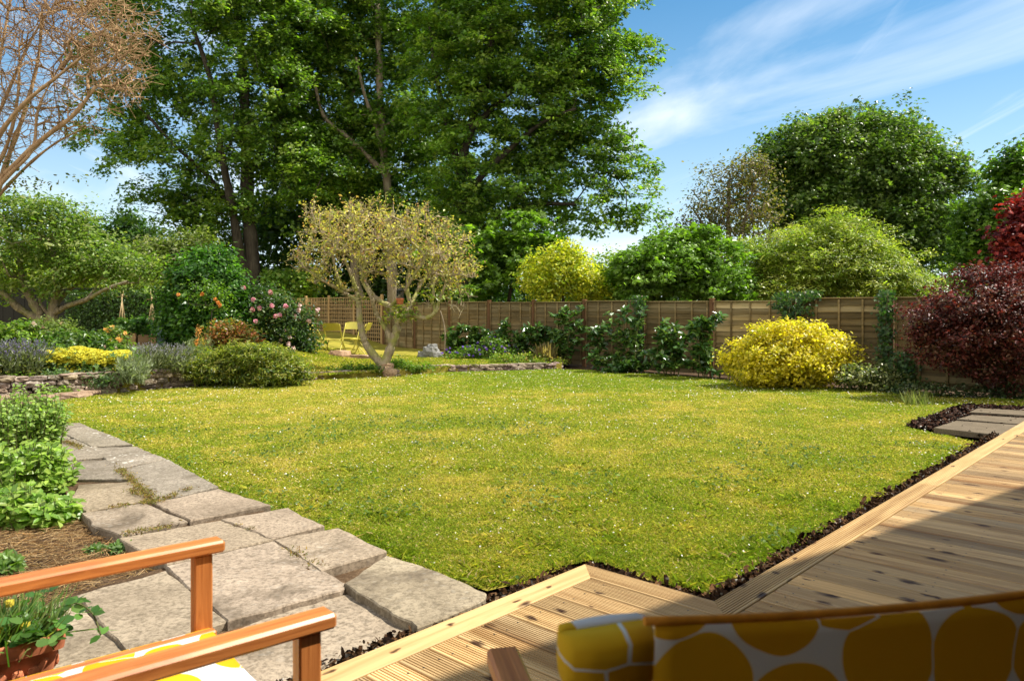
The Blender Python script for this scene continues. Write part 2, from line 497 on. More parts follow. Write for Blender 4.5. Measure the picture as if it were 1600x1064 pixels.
def clump_leaves(mb, C, O, per, spread, size, tpl, cols, jit=.22, w=None, up=.8, outw=.5, rnd=.55, flat=.6, sizej=.25, droop=None):
    m = len(C); n = m * per
    ci = np.repeat(np.arange(m), per)
    P = C[ci] + rng.normal(size=(n, 3)) * np.array([spread, spread, spread * flat])
    N = outw * O[ci] + np.array([0, 0, up]) + rnd * rng.normal(size=(n, 3))
    mb.leaves(P, N, size * np.exp(rng.normal(0, sizej, n)), tpl, pick(cols, n, jit, w, ci))

# ------------------------------------------------------------------ branching by nearest attachment
def grow(roots, targets, step=.4, wob=.06, bend=.6, tip=.006, power=.45, rmin=None):
    """roots: list of (points, radii). Every target is joined to the skeleton where it comes nearest along the growth direction."""
    P, par, rad, dirs = [], [], [], []
    for pts, rr in roots:
        base = None
        pts = np.asarray(pts, float)
        if len(P):
            d = np.linalg.norm(np.array(P) - pts[0], axis=1); j = int(d.argmin())
            base = j if d[j] < .8 else None
        for i, p in enumerate(pts):
            P.append(p); par.append(base if i == 0 and base is not None else (len(P) - 2 if i else -1)); rad.append(rr[i])
            dirs.append(nrm(pts[min(i + 1, len(pts) - 1)] - pts[max(i - 1, 0)]))
    cap = len(P) + len(targets) * 14
    A = np.zeros((cap, 3)); A[:len(P)] = P
    Dd = np.zeros((cap, 3)); Dd[:len(P)] = dirs
    n = len(P); n_root = n
    T = np.asarray(targets, float)
    order = np.argsort(np.min(np.linalg.norm(T[:, None, :] - A[None, :n:1], axis=2), 1))
    skip = max(1, int(.3 * min(len(r[0]) for r in roots)))
    for ti in order:
        t = T[ti]
        dv = t - A[:n]; dist = np.linalg.norm(dv, axis=1) + 1e-6
        cosv = (dv * Dd[:n]).sum(1) / dist
        cost = dist * (1 + bend * (1 - cosv))
        cost[:skip] += 5
        j = int(cost.argmin()); L = dist[j]
        if L < step * .3: continue
        k = max(1, min(12, int(round(L / step))))
        p0, d0 = A[j], Dd[j]
        c1 = p0 + d0 * L * .35
        prev = j
        for s in range(1, k + 1):
            if n >= cap: break
            u = s / k
            q = (1 - u) ** 2 * p0 + 2 * u * (1 - u) * c1 + u * u * t
            if s < k: q = q + rng.normal(size=3) * wob * step
            A[n] = q; Dd[n] = nrm(q - A[prev]); par.append(prev); rad.append(0); prev = n; n += 1
    tips = np.zeros(n); has = np.zeros(n, bool)
    par = np.array(par[:n])
    for i in range(n - 1, -1, -1):
        if not has[i]: tips[i] = 1
        if par[i] >= 0: tips[par[i]] += tips[i]; has[par[i]] = True
    r = tip * tips ** power
    rr = np.array(rad[:n]); r = np.where(rr > 0, rr * (1 + .10 * np.sin(np.arange(n) * 1.7) + .07 * rng.normal(size=n)), r)
    kids = np.zeros(n); np.maximum.at(kids, par[par >= 0], 1)
    return A[:n], par, r, Dd[:n]

def skeleton_mesh(mb, A, par, r, sides=6, thin=4, col=(1, 1, 1)):
    e = np.where(par >= 0)[0]; p = par[e]
    r0 = np.minimum(r[p], r[e] * 1.5)
    big = r[e] > np.percentile(r[e], 85)
    mb.tubes(A[p][big], A[e][big], r0[big], r[e][big], sides + 2, col)
    mb.tubes(A[p][~big], A[e][~big], r0[~big], r[e][~big], thin, col)
# ================================================================== light, sky, camera
SUN_H = np.array([.99, .14]); SUN_EL = math.radians(55)
sd = Vector((SUN_H[0] * math.cos(SUN_EL), SUN_H[1] * math.cos(SUN_EL), math.sin(SUN_EL)))
sun = bpy.data.lights.new('sun', 'SUN'); sun.energy = 5.0; sun.angle = math.radians(.53); sun.color = (1, .95, .85)
so = bpy.data.objects.new('sun', sun); COL.objects.link(so); so.rotation_euler = sd.to_track_quat('Z', 'Y').to_euler()
so.location = (20, 10, 40)

world = bpy.data.worlds.new('World'); scene.world = world; world.use_nodes = True
wt = world.node_tree; wt.nodes.clear()
def wn(t, **kw):
    nd = wt.nodes.new(t)
    for a, v in kw.items(): setattr(nd, a, v)
    return nd
out = wn('ShaderNodeOutputWorld'); bg = wn('ShaderNodeBackground'); bg.inputs['Strength'].default_value = .15
sky = wn('ShaderNodeTexSky', sky_type='NISHITA'); sky.sun_disc = False; sky.sun_elevation = SUN_EL
sky.sun_rotation = math.atan2(SUN_H[0], SUN_H[1]); sky.air_density = 1.0; sky.dust_density = .55; sky.ozone_density = 2.2
hs = wn('ShaderNodeHueSaturation'); hs.inputs['Hue'].default_value = .489; hs.inputs['Saturation'].default_value = 1.45; hs.inputs['Value'].default_value = .52
wt.links.new(sky.outputs[0], hs.inputs['Color'])
tc = wn('ShaderNodeTexCoord'); sx = wn('ShaderNodeSeparateXYZ'); wt.links.new(tc.outputs['Generated'], sx.inputs[0])
def wm(op, a, b):
    m = wn('ShaderNodeMath', operation=op)
    for s, v in zip(m.inputs, (a, b)):
        if hasattr(v, 'is_linked'): wt.links.new(v, s)
        else: s.default_value = v
    return m.outputs[0]
zz = wm('ADD', wm('MAXIMUM', sx.outputs[2], 0.0), .12)
cb = wn('ShaderNodeCombineXYZ'); wt.links.new(wm('DIVIDE', sx.outputs[0], zz), cb.inputs[0]); wt.links.new(wm('DIVIDE', sx.outputs[1], zz), cb.inputs[1])
def cloud(rot, scale, stops, nscale, detail, dist):
    mp = wn('ShaderNodeMapping', vector_type='TEXTURE'); mp.inputs['Rotation'].default_value = (0, 0, rot); mp.inputs['Scale'].default_value = scale
    wt.links.new(cb.outputs[0], mp.inputs['Vector'])
    nz = wn('ShaderNodeTexNoise'); nz.inputs['Scale'].default_value = nscale; nz.inputs['Detail'].default_value = detail
    nz.inputs['Roughness'].default_value = .55; nz.inputs['Distortion'].default_value = dist
    wt.links.new(mp.outputs[0], nz.inputs['Vector'])
    r = wn('ShaderNodeValToRGB'); e = r.color_ramp.elements
    for k, (p, v) in enumerate(stops): e[k].position = p; e[k].color = (v, v, v, 1)
    wt.links.new(nz.outputs['Fac'], r.inputs['Fac']); return r.outputs['Color']
c1 = cloud(.32, (.66, 1.9, 1), [(.465, 0), (.80, .9)], .58, 7, .9)
c2 = cloud(.10, (.30, 1.5, 1), [(.56, 0), (.84, .5)], .9, 11, 1.1)
haze = wm('MULTIPLY', wm('POWER', wm('SUBTRACT', 1.0, wm('MINIMUM', wm('MAXIMUM', sx.outputs[2], 0.0), 1.0)), 5.0), .85)
def wmix(f, a, b, mode='MIX'):
    m = wn('ShaderNodeMix', data_type='RGBA', blend_type=mode)
    for s, v in ((m.inputs[0], f), (m.inputs[6], a), (m.inputs[7], b)):
        if hasattr(v, 'is_linked'): wt.links.new(v, s)
        elif isinstance(v, float): s.default_value = v
        else: s.default_value = (*v, 1)
    return m.outputs[2]
WHITE = (5.2, 5.3, 5.4)
c = wmix(haze, hs.outputs[0], (3.7, 4.5, 5.2))
c = wmix(c1, c, WHITE); c = wmix(c2, c, WHITE)
# bright cloud added over the unseen half of the sky, as fill light
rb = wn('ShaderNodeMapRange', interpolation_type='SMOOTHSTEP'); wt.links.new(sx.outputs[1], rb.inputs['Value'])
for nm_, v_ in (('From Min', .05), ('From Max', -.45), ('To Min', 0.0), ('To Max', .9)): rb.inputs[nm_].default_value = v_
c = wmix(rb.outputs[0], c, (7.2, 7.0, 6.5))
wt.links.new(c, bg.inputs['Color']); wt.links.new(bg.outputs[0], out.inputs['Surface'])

cam = bpy.data.cameras.new('camera'); co = bpy.data.objects.new('camera', cam); COL.objects.link(co)
co.location = (0, 0, HC); co.rotation_euler = (math.radians(90), 0, 0)
cam.sensor_width = 36; cam.lens = F / 1600 * 36; cam.shift_y = -(532 - HY) / 1600; cam.clip_end = 2000; cam.clip_start = .05
cam.dof.use_dof = True; cam.dof.focus_distance = 9; cam.dof.aperture_fstop = 7
scene.camera = co
scene.view_settings.view_transform = 'Standard'; scene.view_settings.look = 'None'
scene.view_settings.exposure = .88; scene.view_settings.gamma = 1

# ================================================================== ground
def tri_poly(mb, pts, z):
    pts = [np.asarray(p, float)[:2] for p in pts]
    V = np.array([[p[0], p[1], z] for p in pts]); mb.add(V, np.array([list(range(len(pts)))]))

g = MB(); R_ = 600
g.add([[-R_, -60, -.14], [R_, -60, -.14], [R_, R_, -.14], [-R_, R_, -.14]], np.array([[0, 1, 2, 3]]))
struct(g.build('ground', M['soil']))

def inside(pts, x, y):
    pts = np.asarray(pts)[:, :2]; r = np.zeros(len(x), bool); j = len(pts) - 1
    for i in range(len(pts)):
        xi, yi = pts[i]; xj, yj = pts[j]
        cnd = ((yi > y) != (yj > y)) & (x < (xj - xi) * (y - yi) / (yj - yi + 1e-12) + xi)
        r ^= cnd; j = i
    return r
def edge_dist(pts, x, y):
    pts = np.asarray(pts)[:, :2]; best = np.full(len(x), 1e9)
    for i in range(len(pts)):
        a, b = pts[i - 1], pts[i]; d = b - a; L = d.dot(d) + 1e-12
        t = np.clip(((x - a[0]) * d[0] + (y - a[1]) * d[1]) / L, 0, 1)
        best = np.minimum(best, np.hypot(x - a[0] - t * d[0], y - a[1] - t * d[1]))
    return best

# lawn outline (measured on the photograph, brought to the ground)
lawn_px = [(92, 652), (140, 664), (236, 708), (335, 752), (428, 793), (505, 822), (602, 858), (690, 890), (768, 916),
           (835, 902), (905, 873), (935, 872), (1012, 902), (1112, 925), (1180, 893), (1290, 825), (1408, 757), (1528, 690),
           (1420, 668), (1490, 640), (1560, 634), (1600, 634), (1700, 628), (1560, 622), (1440, 612), (1340, 606), (1240, 606), (1140, 594), (1060, 586),
           (960, 580), (872, 576), (800, 578.5), (700, 581), (610, 588), (480, 594), (300, 604), (200, 612), (110, 622), (60, 632)]
lawn_pts = [G(x - (7 if i < 9 else 0), y + (3 if i < 9 else 0)) for i, (x, y) in enumerate(lawn_px)]
lb = MB(); tri_poly(lb, lawn_pts, LAWN - .012)
struct(lb.build('lawn', M['turf']))

# terrace
T_front = [(1.15, 17.75)] + [tuple(G(x, y)[:2]) for x, y in [(870, 574), (800, 576.5), (700, 579), (605, 586), (480, 592), (300, 602), (200, 610), (100, 616), (0, 620)]] + [(-12, 10.5), (-18, 8)]
T_poly = T_front + [(-30, 8), (-30, 60), (-4, 60), (-1.9, 23.2), (1.4, 19.4)]
def TZ(x, y):
    x = np.asarray(x, float)
    y = np.asarray(y, float)
    return sstep(-3.6, -6.2, x) * (.20 + .20 * sstep(13.2, 18, y))
def terrace_mesh():
    mb = MB(); st = .5
    gx, gy = np.meshgrid(np.arange(-30, 3, st), np.arange(7, 60, st), indexing='ij')
    # front boundary: strip of quads from the front line towards the back
    fr = []
    for a, b in zip(T_front[:-1], T_front[1:]):
        n = max(1, int(np.hypot(b[0] - a[0], b[1] - a[1]) / .35))
        for k in range(n): fr.append((a[0] + (b[0] - a[0]) * k / n, a[1] + (b[1] - a[1]) * k / n))
    fr.append(T_front[-1]); fr = np.array(fr)
    back = np.array([[1.6, 19.2]] * len(fr))
    s = np.linspace(0, 1, len(fr))
    back = np.stack([1.5 - 40 * s, 19.2 + 42 * np.minimum(1, s * 4)], 1)
    rows = 60; V = []
    for r in range(rows):
        t = (r / (rows - 1)) ** 1.6
        p = fr * (1 - t) + back * t
        V.append(np.stack([p[:, 0], p[:, 1], TZ(p[:, 0], p[:, 1]) - .004], 1))
    low = np.stack([fr[:, 0], fr[:, 1], np.full(len(fr), -.2)], 1)
    V = np.concatenate([low[None]] + [np.array(V)]); n = len(fr)
    Fc = [[r * n + c, r * n + c + 1, (r + 1) * n + c + 1, (r + 1) * n + c] for r in range(rows) for c in range(n - 1)]
    mb.add(V.reshape(-1, 3), np.array(Fc)); return mb
struct(terrace_mesh().build('terrace', M['turf']))

# upper lawn (grass part of the terrace) and left grass path by the raised beds
up_pts = [(a, b) for a, b in T_front[1:5]] + [tuple(G(480, 588, 0)[:2]), tuple(G(430, 580, 0)[:2]), tuple(G(440, 560, 0)[:2]), tuple(G(520, 556, 0)[:2]), tuple(G(640, 556, 0)[:2]), tuple(G(760, 562, 0)[:2]), tuple(G(850, 568, 0)[:2])]
side_pts = [tuple(G(x, y, .33)[:2]) for x, y in [(170, 562), (190, 553), (190, 541), (270, 541), (330, 550), (460, 556), (470, 563), (380, 565), (310, 566), (240, 568)]]

# ================================================================== grass
TURF_COLS = [(.29, .335, .03), (.37, .38, .045), (.45, .41, .07), (.20, .285, .023), (.54, .45, .12)]
def grass_blades(mb, pts, dens_fn, zfn, h0=.0125, edge=.0, ymax=99):
    pts = np.asarray([p[:2] for p in pts]); lo, hi = pts.min(0), pts.max(0)
    cell = 1.0; PX, PY = [], []
    for cx in np.arange(lo[0], hi[0], cell):
        for cy in np.arange(lo[1], hi[1], cell):
            mx, my = cx + .5, cy + .5
            if abs(mx) > .72 * my + 1.2: continue
            n = int(dens_fn(mx, my))
            PX.append(cx + rng.random(n) * cell); PY.append(cy + rng.random(n) * cell)
    x, y = np.concatenate(PX), np.concatenate(PY)
    k = inside(pts, x + .11 * (fnoise(x, y, .14, 81) - .5) + rng.normal(0, .012, len(x)), y + .11 * (fnoise(x, y, .14, 85) - .5)); x, y = x[k], y[k]; n = len(x)
    ed = edge_dist(pts, x, y)
    dist = np.hypot(x, y)
    big = fnoise(x, y, 1.7, 3); mid = fnoise(x, y, .42, 9); fine = rng.random(n)
    lush = np.clip(.8 * (fnoise(x, y, 2.4, 21) - .42) + .45 * sstep(.35, .03, ed), 0, 1)
    # broad-leaved tufts of coarser grass near the house end
    coarse = (fnoise(x, y, .25, 33) > .66 - .10 * sstep(6.2, 4.2, dist)) & (dist < 7) & (rng.random(n) < .30)
    far_green = sstep(11.5, 15.0, y) * sstep(-3.5, .5, x)
    idx_v = .60 * big + .85 * mid + .95 * (fine - .5) - .5 * lush - .55 * far_green + .38 * sstep(.58, .74, fnoise(x, y, .38, 91))
    cols = np.asarray(TURF_COLS)
    o = np.array([cols[3], cols[0], cols[1], cols[2], cols[4]])
    tt = np.clip((idx_v - .30) / .95, 0, .999) * 4
    i0 = tt.astype(int); fr = (tt - i0)[:, None]
    col = (o[i0] * (1 - fr) + o[np.minimum(i0 + 1, 4)] * fr) * np.exp(rng.normal(0, .24, (n, 1)))
    st_ = rng.random(n); col[st_ < .05] = np.array([.62, .50, .28]) * np.exp(rng.normal(0, .2, ((st_ < .05).sum(), 1))); col[st_ > .94] *= .45
    h = h0 * (.45 + .9 * rng.random(n)) * (1 + .25 * lush) * (1 + coarse * (.5 + .9 * rng.random(n))) * (1 + .25 * sstep(.08, 0, ed))
    wd = np.clip(.00072 * dist, .0022, .011) * (.6 + .7 * rng.random(n)) * (1 + .3 * coarse)
    az = rng.random(n) * 2 * math.pi; lean = (.5 + 1.6 * rng.random(n)) * h
    bz = zfn(x, y)
    B = np.stack([x, y, bz], 1)
    sidev = np.stack([-np.sin(az), np.cos(az), np.zeros(n)], 1) * wd[:, None]
    dirv = np.stack([np.cos(az), np.sin(az), np.zeros(n)], 1)
    mid_ = B + dirv * (.35 * lean)[:, None] + np.array([0, 0, 1]) * (.65 * h)[:, None]
    tip = B + dirv * lean[:, None] + np.array([0, 0, 1]) * h[:, None]
    V = np.stack([B - sidev, B + sidev, mid_ + sidev * .7, tip, mid_ - sidev * .7], 1)
    mb.add(V.reshape(-1, 3), np.arange(n * 5).reshape(n, 5), np.repeat(col, 5, 0))
def dens_main(x, y):
    d = math.hypot(x, y)
    return 23000 * min(1, (4.4 / d) ** 1.35)
gm = MB(); grass_blades(gm, lawn_pts, dens_main, lambda x, y: np.full(len(x), LAWN - .012))
gm2 = MB(); grass_blades(gm2, up_pts, lambda x, y: 1600, lambda x, y: TZ(x, y) - .006, .03)
gm3 = MB(); grass_blades(gm3, side_pts, lambda x, y: 1300, lambda x, y: TZ(x, y) - .006, .03)
struct(gm.build('grass', M['grass']), 'stuff')
struct(gm2.build('grass', M['grass']), 'stuff')
struct(gm3.build('grass', M['grass']), 'stuff')

# daisies, clover heads and broad clover leaves in the lawn
dm = MB()
pts2 = np.asarray([p[:2] for p in lawn_pts]); lo, hi = pts2.min(0), pts2.max(0)
n = 90000; x = lo[0] + rng.random(n) * (hi[0] - lo[0]); y = lo[1] + rng.random(n) * (hi[1] - lo[1])
pn = fnoise(x, y, 1.3, 44)
k = inside(pts2, x, y) & (rng.random(n) < (.25 + sstep(.36, .74, pn)) * .10) & (np.abs(x) < .7 * y + .5)
x, y = x[k], y[k]; n = len(x); dd = np.hypot(x, y)
P = np.stack([x, y, LAWN + .012 + .012 * rng.random(n)], 1)
dm.leaves(P, np.array([0, 0, 1.]) + .35 * rng.normal(size=(n, 3)), .006 + .0011 * dd * (.4 + .6 * rng.random(n)), [(math.cos(a) * .6, math.sin(a) * .6, 0) for a in np.arange(6) * math.pi / 3],
          pick([(.72, .70, .62), (.62, .6, .48), (.75, .72, .68), (.60, .52, .10)], n, .12, [.5, .25, .17, .08]))
struct(dm.build('daisies', M['petal']), 'stuff')
cm = MB(); n = 42000
x = lo[0] + rng.random(n) * (hi[0] - lo[0]); y = lo[1] + rng.random(n) * (hi[1] - lo[1])
k = inside(pts2, x, y) & (fnoise(x, y, .8, 61) > .53) & (np.hypot(x, y) < 10) & (np.abs(x) < .7 * y + .5)
x, y = x[k], y[k]; n = len(x)
cm.leaves(np.stack([x, y, LAWN + .012 + .02 * rng.random(n)], 1), np.array([0, 0, 1.]) + .35 * rng.normal(size=(n, 3)), .02 + .03 * rng.random(n), T_OVAL,
          pick([(.10, .17, .03), (.16, .22, .07), (.07, .13, .025)], n, .25))
struct(cm.build('clover_leaves', M['grass']), 'stuff')

# ================================================================== deck
M['screw'] = flat_mat('screw head', (.06, .05, .045), .45, .5, .6)
U = np.array([.679, .734]); ANG = math.atan2(U[1], U[0])
dk = MB()
def plank(mb, c0, c1, s0, s1, axis, grooves=9, depth=.005, col=(1, 1, 1), z=0.0, thick=.03):
    """plank from c0 to c1 across; s0, s1 = (start at c0, start at c1), (end at c0, end at c1) along its length"""
    prof = []
    w = c1 - c0; m = .006
    prof.append((0, -thick)); prof.append((0, -.003)); prof.append((.0025, 0))
    if grooves:
        pitch = (w - 2 * m) / grooves
        for gI in range(grooves):
            a = m + gI * pitch
            prof += [(a + pitch * .50, 0), (a + pitch * .60, -depth), (a + pitch * .86, -depth), (a + pitch * .96, 0)]
    prof += [(w - .0025, 0), (w, -.003), (w, -thick)]
    ends = []
    for s in (s0, s1):
        V = []
        for (a, zz_) in prof:
            l = s[0] + (s[1] - s[0]) * a / w
            V.append((c0 + a, l, z + zz_) if axis == 'y' else (l, c0 + a, z + zz_))
        ends.append(V)
    k = len(prof)
    Fc = [[i, i + 1, k + i + 1, k + i] for i in range(k - 1)]
    if axis == 'y': Fc = [f[::-1] for f in Fc]
    mb.add(np.array(ends[0] + ends[1]), np.array(Fc), col)
    mb.Fs.append((np.array([list(range(k))]) + mb.n - 2 * k, False, 0)); mb.Fs.append((np.array([list(range(k, 2 * k))]) + mb.n - 2 * k, False, 0))
A0, B0, B1 = 3.165, 2.415, 1.686      # corner of the deck and the set-back, in the deck's own axes
BW, GAP = .139, .011
def tone():
    v = math.exp(random.gauss(0, .16)); h = random.gauss(0, .05)
    return (v * (1 + h * .4), v, v * (1 - h))
a = A0 - BW - GAP
while a - BW > -3.2:
    plank(dk, a - BW, a, (-7, -7), (B0 - BW - GAP,) * 2, 'y', 9, .008, tone()); a -= BW + GAP
a = A0 - BW
a = A0 - .0
while a + BW < 13:
    s = a
    plank(dk, s, s + BW, (-7, -7), (B1 - BW - GAP,) * 2, 'y', 9, .008, tone()); a += BW + GAP
# board under the mitre row, from the step inwards
plank(dk, A0 - BW, A0 - GAP, (-7, -7), (B1 - BW - GAP,) * 2, 'y', 9, .008, tone())
struct_deck = dk.build('deck', M['deck']); struct(struct_deck); struct_deck.rotation_euler = (0, 0, ANG)
de = MB()
plank(de, B0 - BW, B0, (-3.2, -3.2), (A0 - BW, A0), 'x', 0, 0, (1.04, 1.0, .95))
for s0_, s1_ in ((A0, 6.3), (6.304, 9.9), (9.904, 13)):
    plank(de, B1 - BW, B1, (s0_ - BW if s0_ == A0 else s0_, s0_), (s1_, s1_), 'x', 9, .008, tone())
o = struct(de.build('deck_edging', M['deck_edge'])); o.rotation_euler = (0, 0, ANG)
de = MB(); plank(de, A0 - BW, A0, (B1 - BW, B1), (B0 - BW, B0), 'y', 9, .008, (.98, .97, .95))
# fascia boards under the edge
de.box(((A0 - 3.2) / 2, B0 - .02, -.085), (A0 + 3.2, .02, .09), col=(.55, .5, .45))
de.box((A0 - .02, (B0 + B1) / 2 - .03, -.085), (.02, B0 - B1 - .02, .09), col=(.55, .5, .45))
de.box(((A0 + 13) / 2, B1 - .02, -.085), (13 - A0, .02, .09), col=(.55, .5, .45))
o = struct(de.build('deck_edging', M['deck'])); o.rotation_euler = (0, 0, ANG)
# screw heads, two to a board over every joist
sc_ = MB(); an_ = np.arange(8) / 8 * 2 * math.pi; P_ = []
for b_ in np.arange(B0 - .25, -4, -.45):
    a = A0 - BW - GAP
    while a - BW > -1.0:
        P_ += [(a - BW * q_, b_ + rng.normal(0, .006)) for q_ in (.2, .8)]; a -= BW + GAP
for b_ in np.arange(B1 - .22, -4, -.45):
    a = A0
    while a + BW < 12:
        P_ += [(a + BW * q_, b_ + rng.normal(0, .006)) for q_ in (.2, .8)]; a += BW + GAP
P_ = np.array(P_); ring_ = np.stack([np.cos(an_), np.sin(an_)], 1) * .0045
V_ = np.concatenate([(P_[:, None, :] + ring_[None]), np.full((len(P_), 8, 1), .0012)], 2).reshape(-1, 3)
sc_.add(V_, np.arange(len(V_)).reshape(-1, 8)); o = struct(sc_.build('deck_screws', M['screw'])); o.rotation_euler = (0, 0, ANG)

# ================================================================== flagstone path
slabs = [  # corner pixels, level of the top
    ([(541, 911), (604, 869), (680, 892), (757, 926), (744, 941), (654, 977), (596, 944)], -.004),
    ([(503, 890), (430, 842), (528, 825), (602, 861)], -.012),
    ([(348, 811), (448, 794), (504, 820), (426, 840)], -.022),
    ([(262, 884), (428, 846), (541, 913), (527, 921), (357, 968)], -.018),
    ([(188, 840), (345, 813), (424, 843), (262, 880)], -.03),
    ([(121, 930), (258, 892), (352, 970), (200, 1012)], -.026),
    ([(310, 1004), (450, 955), (541, 929), (651, 986), (560, 1022), (470, 1072), (380, 1068)], -.046),
    ([(20, 962), (118, 934), (196, 1016), (120, 1044), (70, 1072)], -.045),
    ([(129, 802), (225, 786), (291, 813), (192, 836), (150, 822)], -.034),
    ([(241, 785), (341, 764), (420, 788), (298, 812)], -.03),
    ([(112, 780), (124, 757), (212, 752), (232, 780), (135, 798)], -.036),
    ([(186, 735), (262, 718), (340, 760), (243, 781)], -.03),
    ([(98, 748), (106, 722), (180, 716), (190, 732), (210, 748)], -.038),
    ([(142, 700), (212, 698), (258, 716), (184, 731)], -.036),
    ([(76, 704), (88, 688), (138, 684), (150, 698), (172, 712), (104, 718)], -.035),
    ([(94, 662), (124, 660), (206, 694), (142, 697), (100, 676)], -.03),
    ([(60, 700), (70, 668), (90, 664), (126, 682), (84, 686)], -.04),
    ([(40, 660), (66, 648), (92, 654), (92, 662), (62, 668)], -.04),
]
pm, pm2 = MB(), MB()
for corners, z in slabs:
    P = [G(x, y, z) for x, y in corners]
    c = np.mean(P, 0); ring = []
    P = [p - (c - p) / np.linalg.norm(c - p) * .012 for p in P]
    for i in range(len(P)):
        a_, b_ = P[i], P[(i + 1) % len(P)]; L = np.linalg.norm(b_ - a_); m = max(2, int(L / .06))
        nv = np.array([-(b_ - a_)[1], (b_ - a_)[0], 0]) / L
        for q in range(m):
            t = q / m
            w_ = .0035 * rng.normal()
            ring.append(a_ + (b_ - a_) * t + nv * (w_ + .006 * math.sin(t * math.pi * 2 + z * 500) * math.sin(math.pi * t)))
    ring = np.array(ring); m = len(ring)
    inn = ring + (c - ring) / np.linalg.norm(c - ring, axis=1, keepdims=True) * .007
    tilt = rng.normal(0, .004, 2) * (z > -.044)
    def lev(Q, dz): return np.stack([Q[:, 0], Q[:, 1], z + dz + (Q[:, :2] - c[:2]) @ tilt], 1)
    inn2 = ring + (c - ring) * .35
    V = np.concatenate([lev(ring, -.09), lev(ring, -.007), lev(inn, 0) + np.array([0, 0, 1]) * rng.normal(0, .0012, (m, 1)), lev(inn2, .001)])
    k = np.arange(m); k2 = (k + 1) % m
    Fc = [np.stack([k + l * m, k2 + l * m, k2 + (l + 1) * m, k + (l + 1) * m], 1) for l in range(3)]
    t_ = math.exp(rng.normal(0, .07)); cl = (t_, t_ * (1 + rng.normal(0, .015)), t_ * (1 + rng.normal(0, .04)))
    tm = pm if slabs.index((corners, z)) < 11 else pm2
    n0 = tm.n; tm.add(V, np.concatenate(Fc), cl)
    tm.Fs.append((np.array([list(range(m))]) + n0 + 3 * m, False, 0))
struct(pm.build('path', M['slab'])); struct(pm2.build('path', M['slab_lichen']))
pb = MB(); tri_poly(pb, [G(x, y, -.07) for x, y in [(40, 650), (112, 662), (216, 712), (312, 756), (404, 797), (486, 828), (580, 866), (664, 900), (738, 932), (730, 945), (652, 990), (500, 1085), (60, 1085), (10, 965), (118, 930), (258, 888), (185, 842), (126, 806), (105, 780), (90, 720)]], -.062); struct(pb.build('path_bed', M['soil']))

# ---- loose bark and crumbs of soil along the deck, in the stepping-stone bed
def scatter_poly(pts, n):
    pts = np.asarray([p[:2] for p in pts]); lo, hi = pts.min(0), pts.max(0)
    x = lo[0] + rng.random(n) * (hi[0] - lo[0]); y = lo[1] + rng.random(n) * (hi[1] - lo[1])
    k = inside(pts, x, y); return x[k], y[k]
T_CHIP = [(-.5, -.2, 0), (.1, -.28, .05), (.5, -.1, 0), (.45, .2, .04), (-.1, .25, 0), (-.48, .15, .05)]
bm_ = MB()
bed_px = [(1416, 666), (1490, 638), (1520, 634), (1680, 642), (1547, 688)]
struct_bed = MB(); tri_poly(struct_bed, [G(x, y) for x, y in bed_px], LAWN + .006); struct(struct_bed.build('bark_bed', M['soil']))
x, y = scatter_poly([G(a, b) for a, b in bed_px], 14000); n = len(x)
BARK = [(.045, .016, .010), (.09, .035, .02), (.14, .06, .035), (.025, .012, .009), (.19, .10, .06)]
bm_.leaves(np.stack([x, y, LAWN + .012 + .025 * rng.random(n)], 1), np.array([0, 0, 1.]) + .5 * rng.normal(size=(n, 3)), .03 + .05 * rng.random(n), T_CHIP, pick(BARK, n, .3))
struct(bm_.build('bark_mulch', M['rock']), 'stuff')
sm_ = MB()
def dk2w(a, b): return np.stack([a * U[0] - b * U[1], a * U[1] + b * U[0]], -1)
strips = []
for (a0, b0, a1, b1) in [(.9, B0 + .05, A0, B0 + .05), (A0 + .05, B0, A0 + .05, B1), (A0, B1 + .05, 9.5, B1 + .05)]:
    n = int(3000 * math.hypot(a1 - a0, b1 - b0)); t = rng.random(n)
    p = dk2w(a0 + (a1 - a0) * t, b0 + (b1 - b0) * t) + rng.normal(0, .038, (n, 2)); strips.append(p)
p = np.concatenate(strips); n = len(p)
sm_.leaves(np.concatenate([p, (-.105 + .085 * rng.random(n) ** 1.3)[:, None]], 1), np.array([0, 0, .6]) + .8 * rng.normal(size=(n, 3)), .009 + .05 * rng.random(n) ** 3, T_CHIP,
           pick([(.14, .08, .04), (.24, .14, .07), (.07, .04, .022), (.36, .23, .12)], n, .3))
struct(sm_.build('soil_crumbs', M['rock']), 'stuff')

# ---- stepping slabs on the right
def step_slab(corners, label):
    P = np.array([G(x, y, LAWN + .06) for x, y in corners]); mb = MB(); c = P.mean(0)
    inn = P + (c - P) * .012
    V = np.concatenate([P - [0, 0, .06], P - [0, 0, .008], inn]); m = len(P); k = np.arange(m); k2 = (k + 1) % m
    mb.add(V, np.concatenate([np.stack([k + l * m, k2 + l * m, k2 + (l + 1) * m, k + (l + 1) * m], 1) for l in (0, 1)]))
    mb.Fs.append((np.array([list(range(m))]) + 2 * m, False, 0))
    tag(mb.build('stepping_slab', M['concrete']), label, 'paving slab', 'concrete slabs in the bark bed')
step_slab([(1459, 668), (1494, 657), (1592, 664), (1566, 680)], 'brown concrete slab at the lawn end of the bark bed, nearest the camera')
step_slab([(1495, 654.5), (1518, 648), (1640, 655), (1622, 665)], 'middle slab of the three set in bark beside the deck')
step_slab([(1514, 643.5), (1528, 637.5), (1668, 645), (1650, 652)], 'farthest of the three slabs in bark, next to the burgundy shrub')

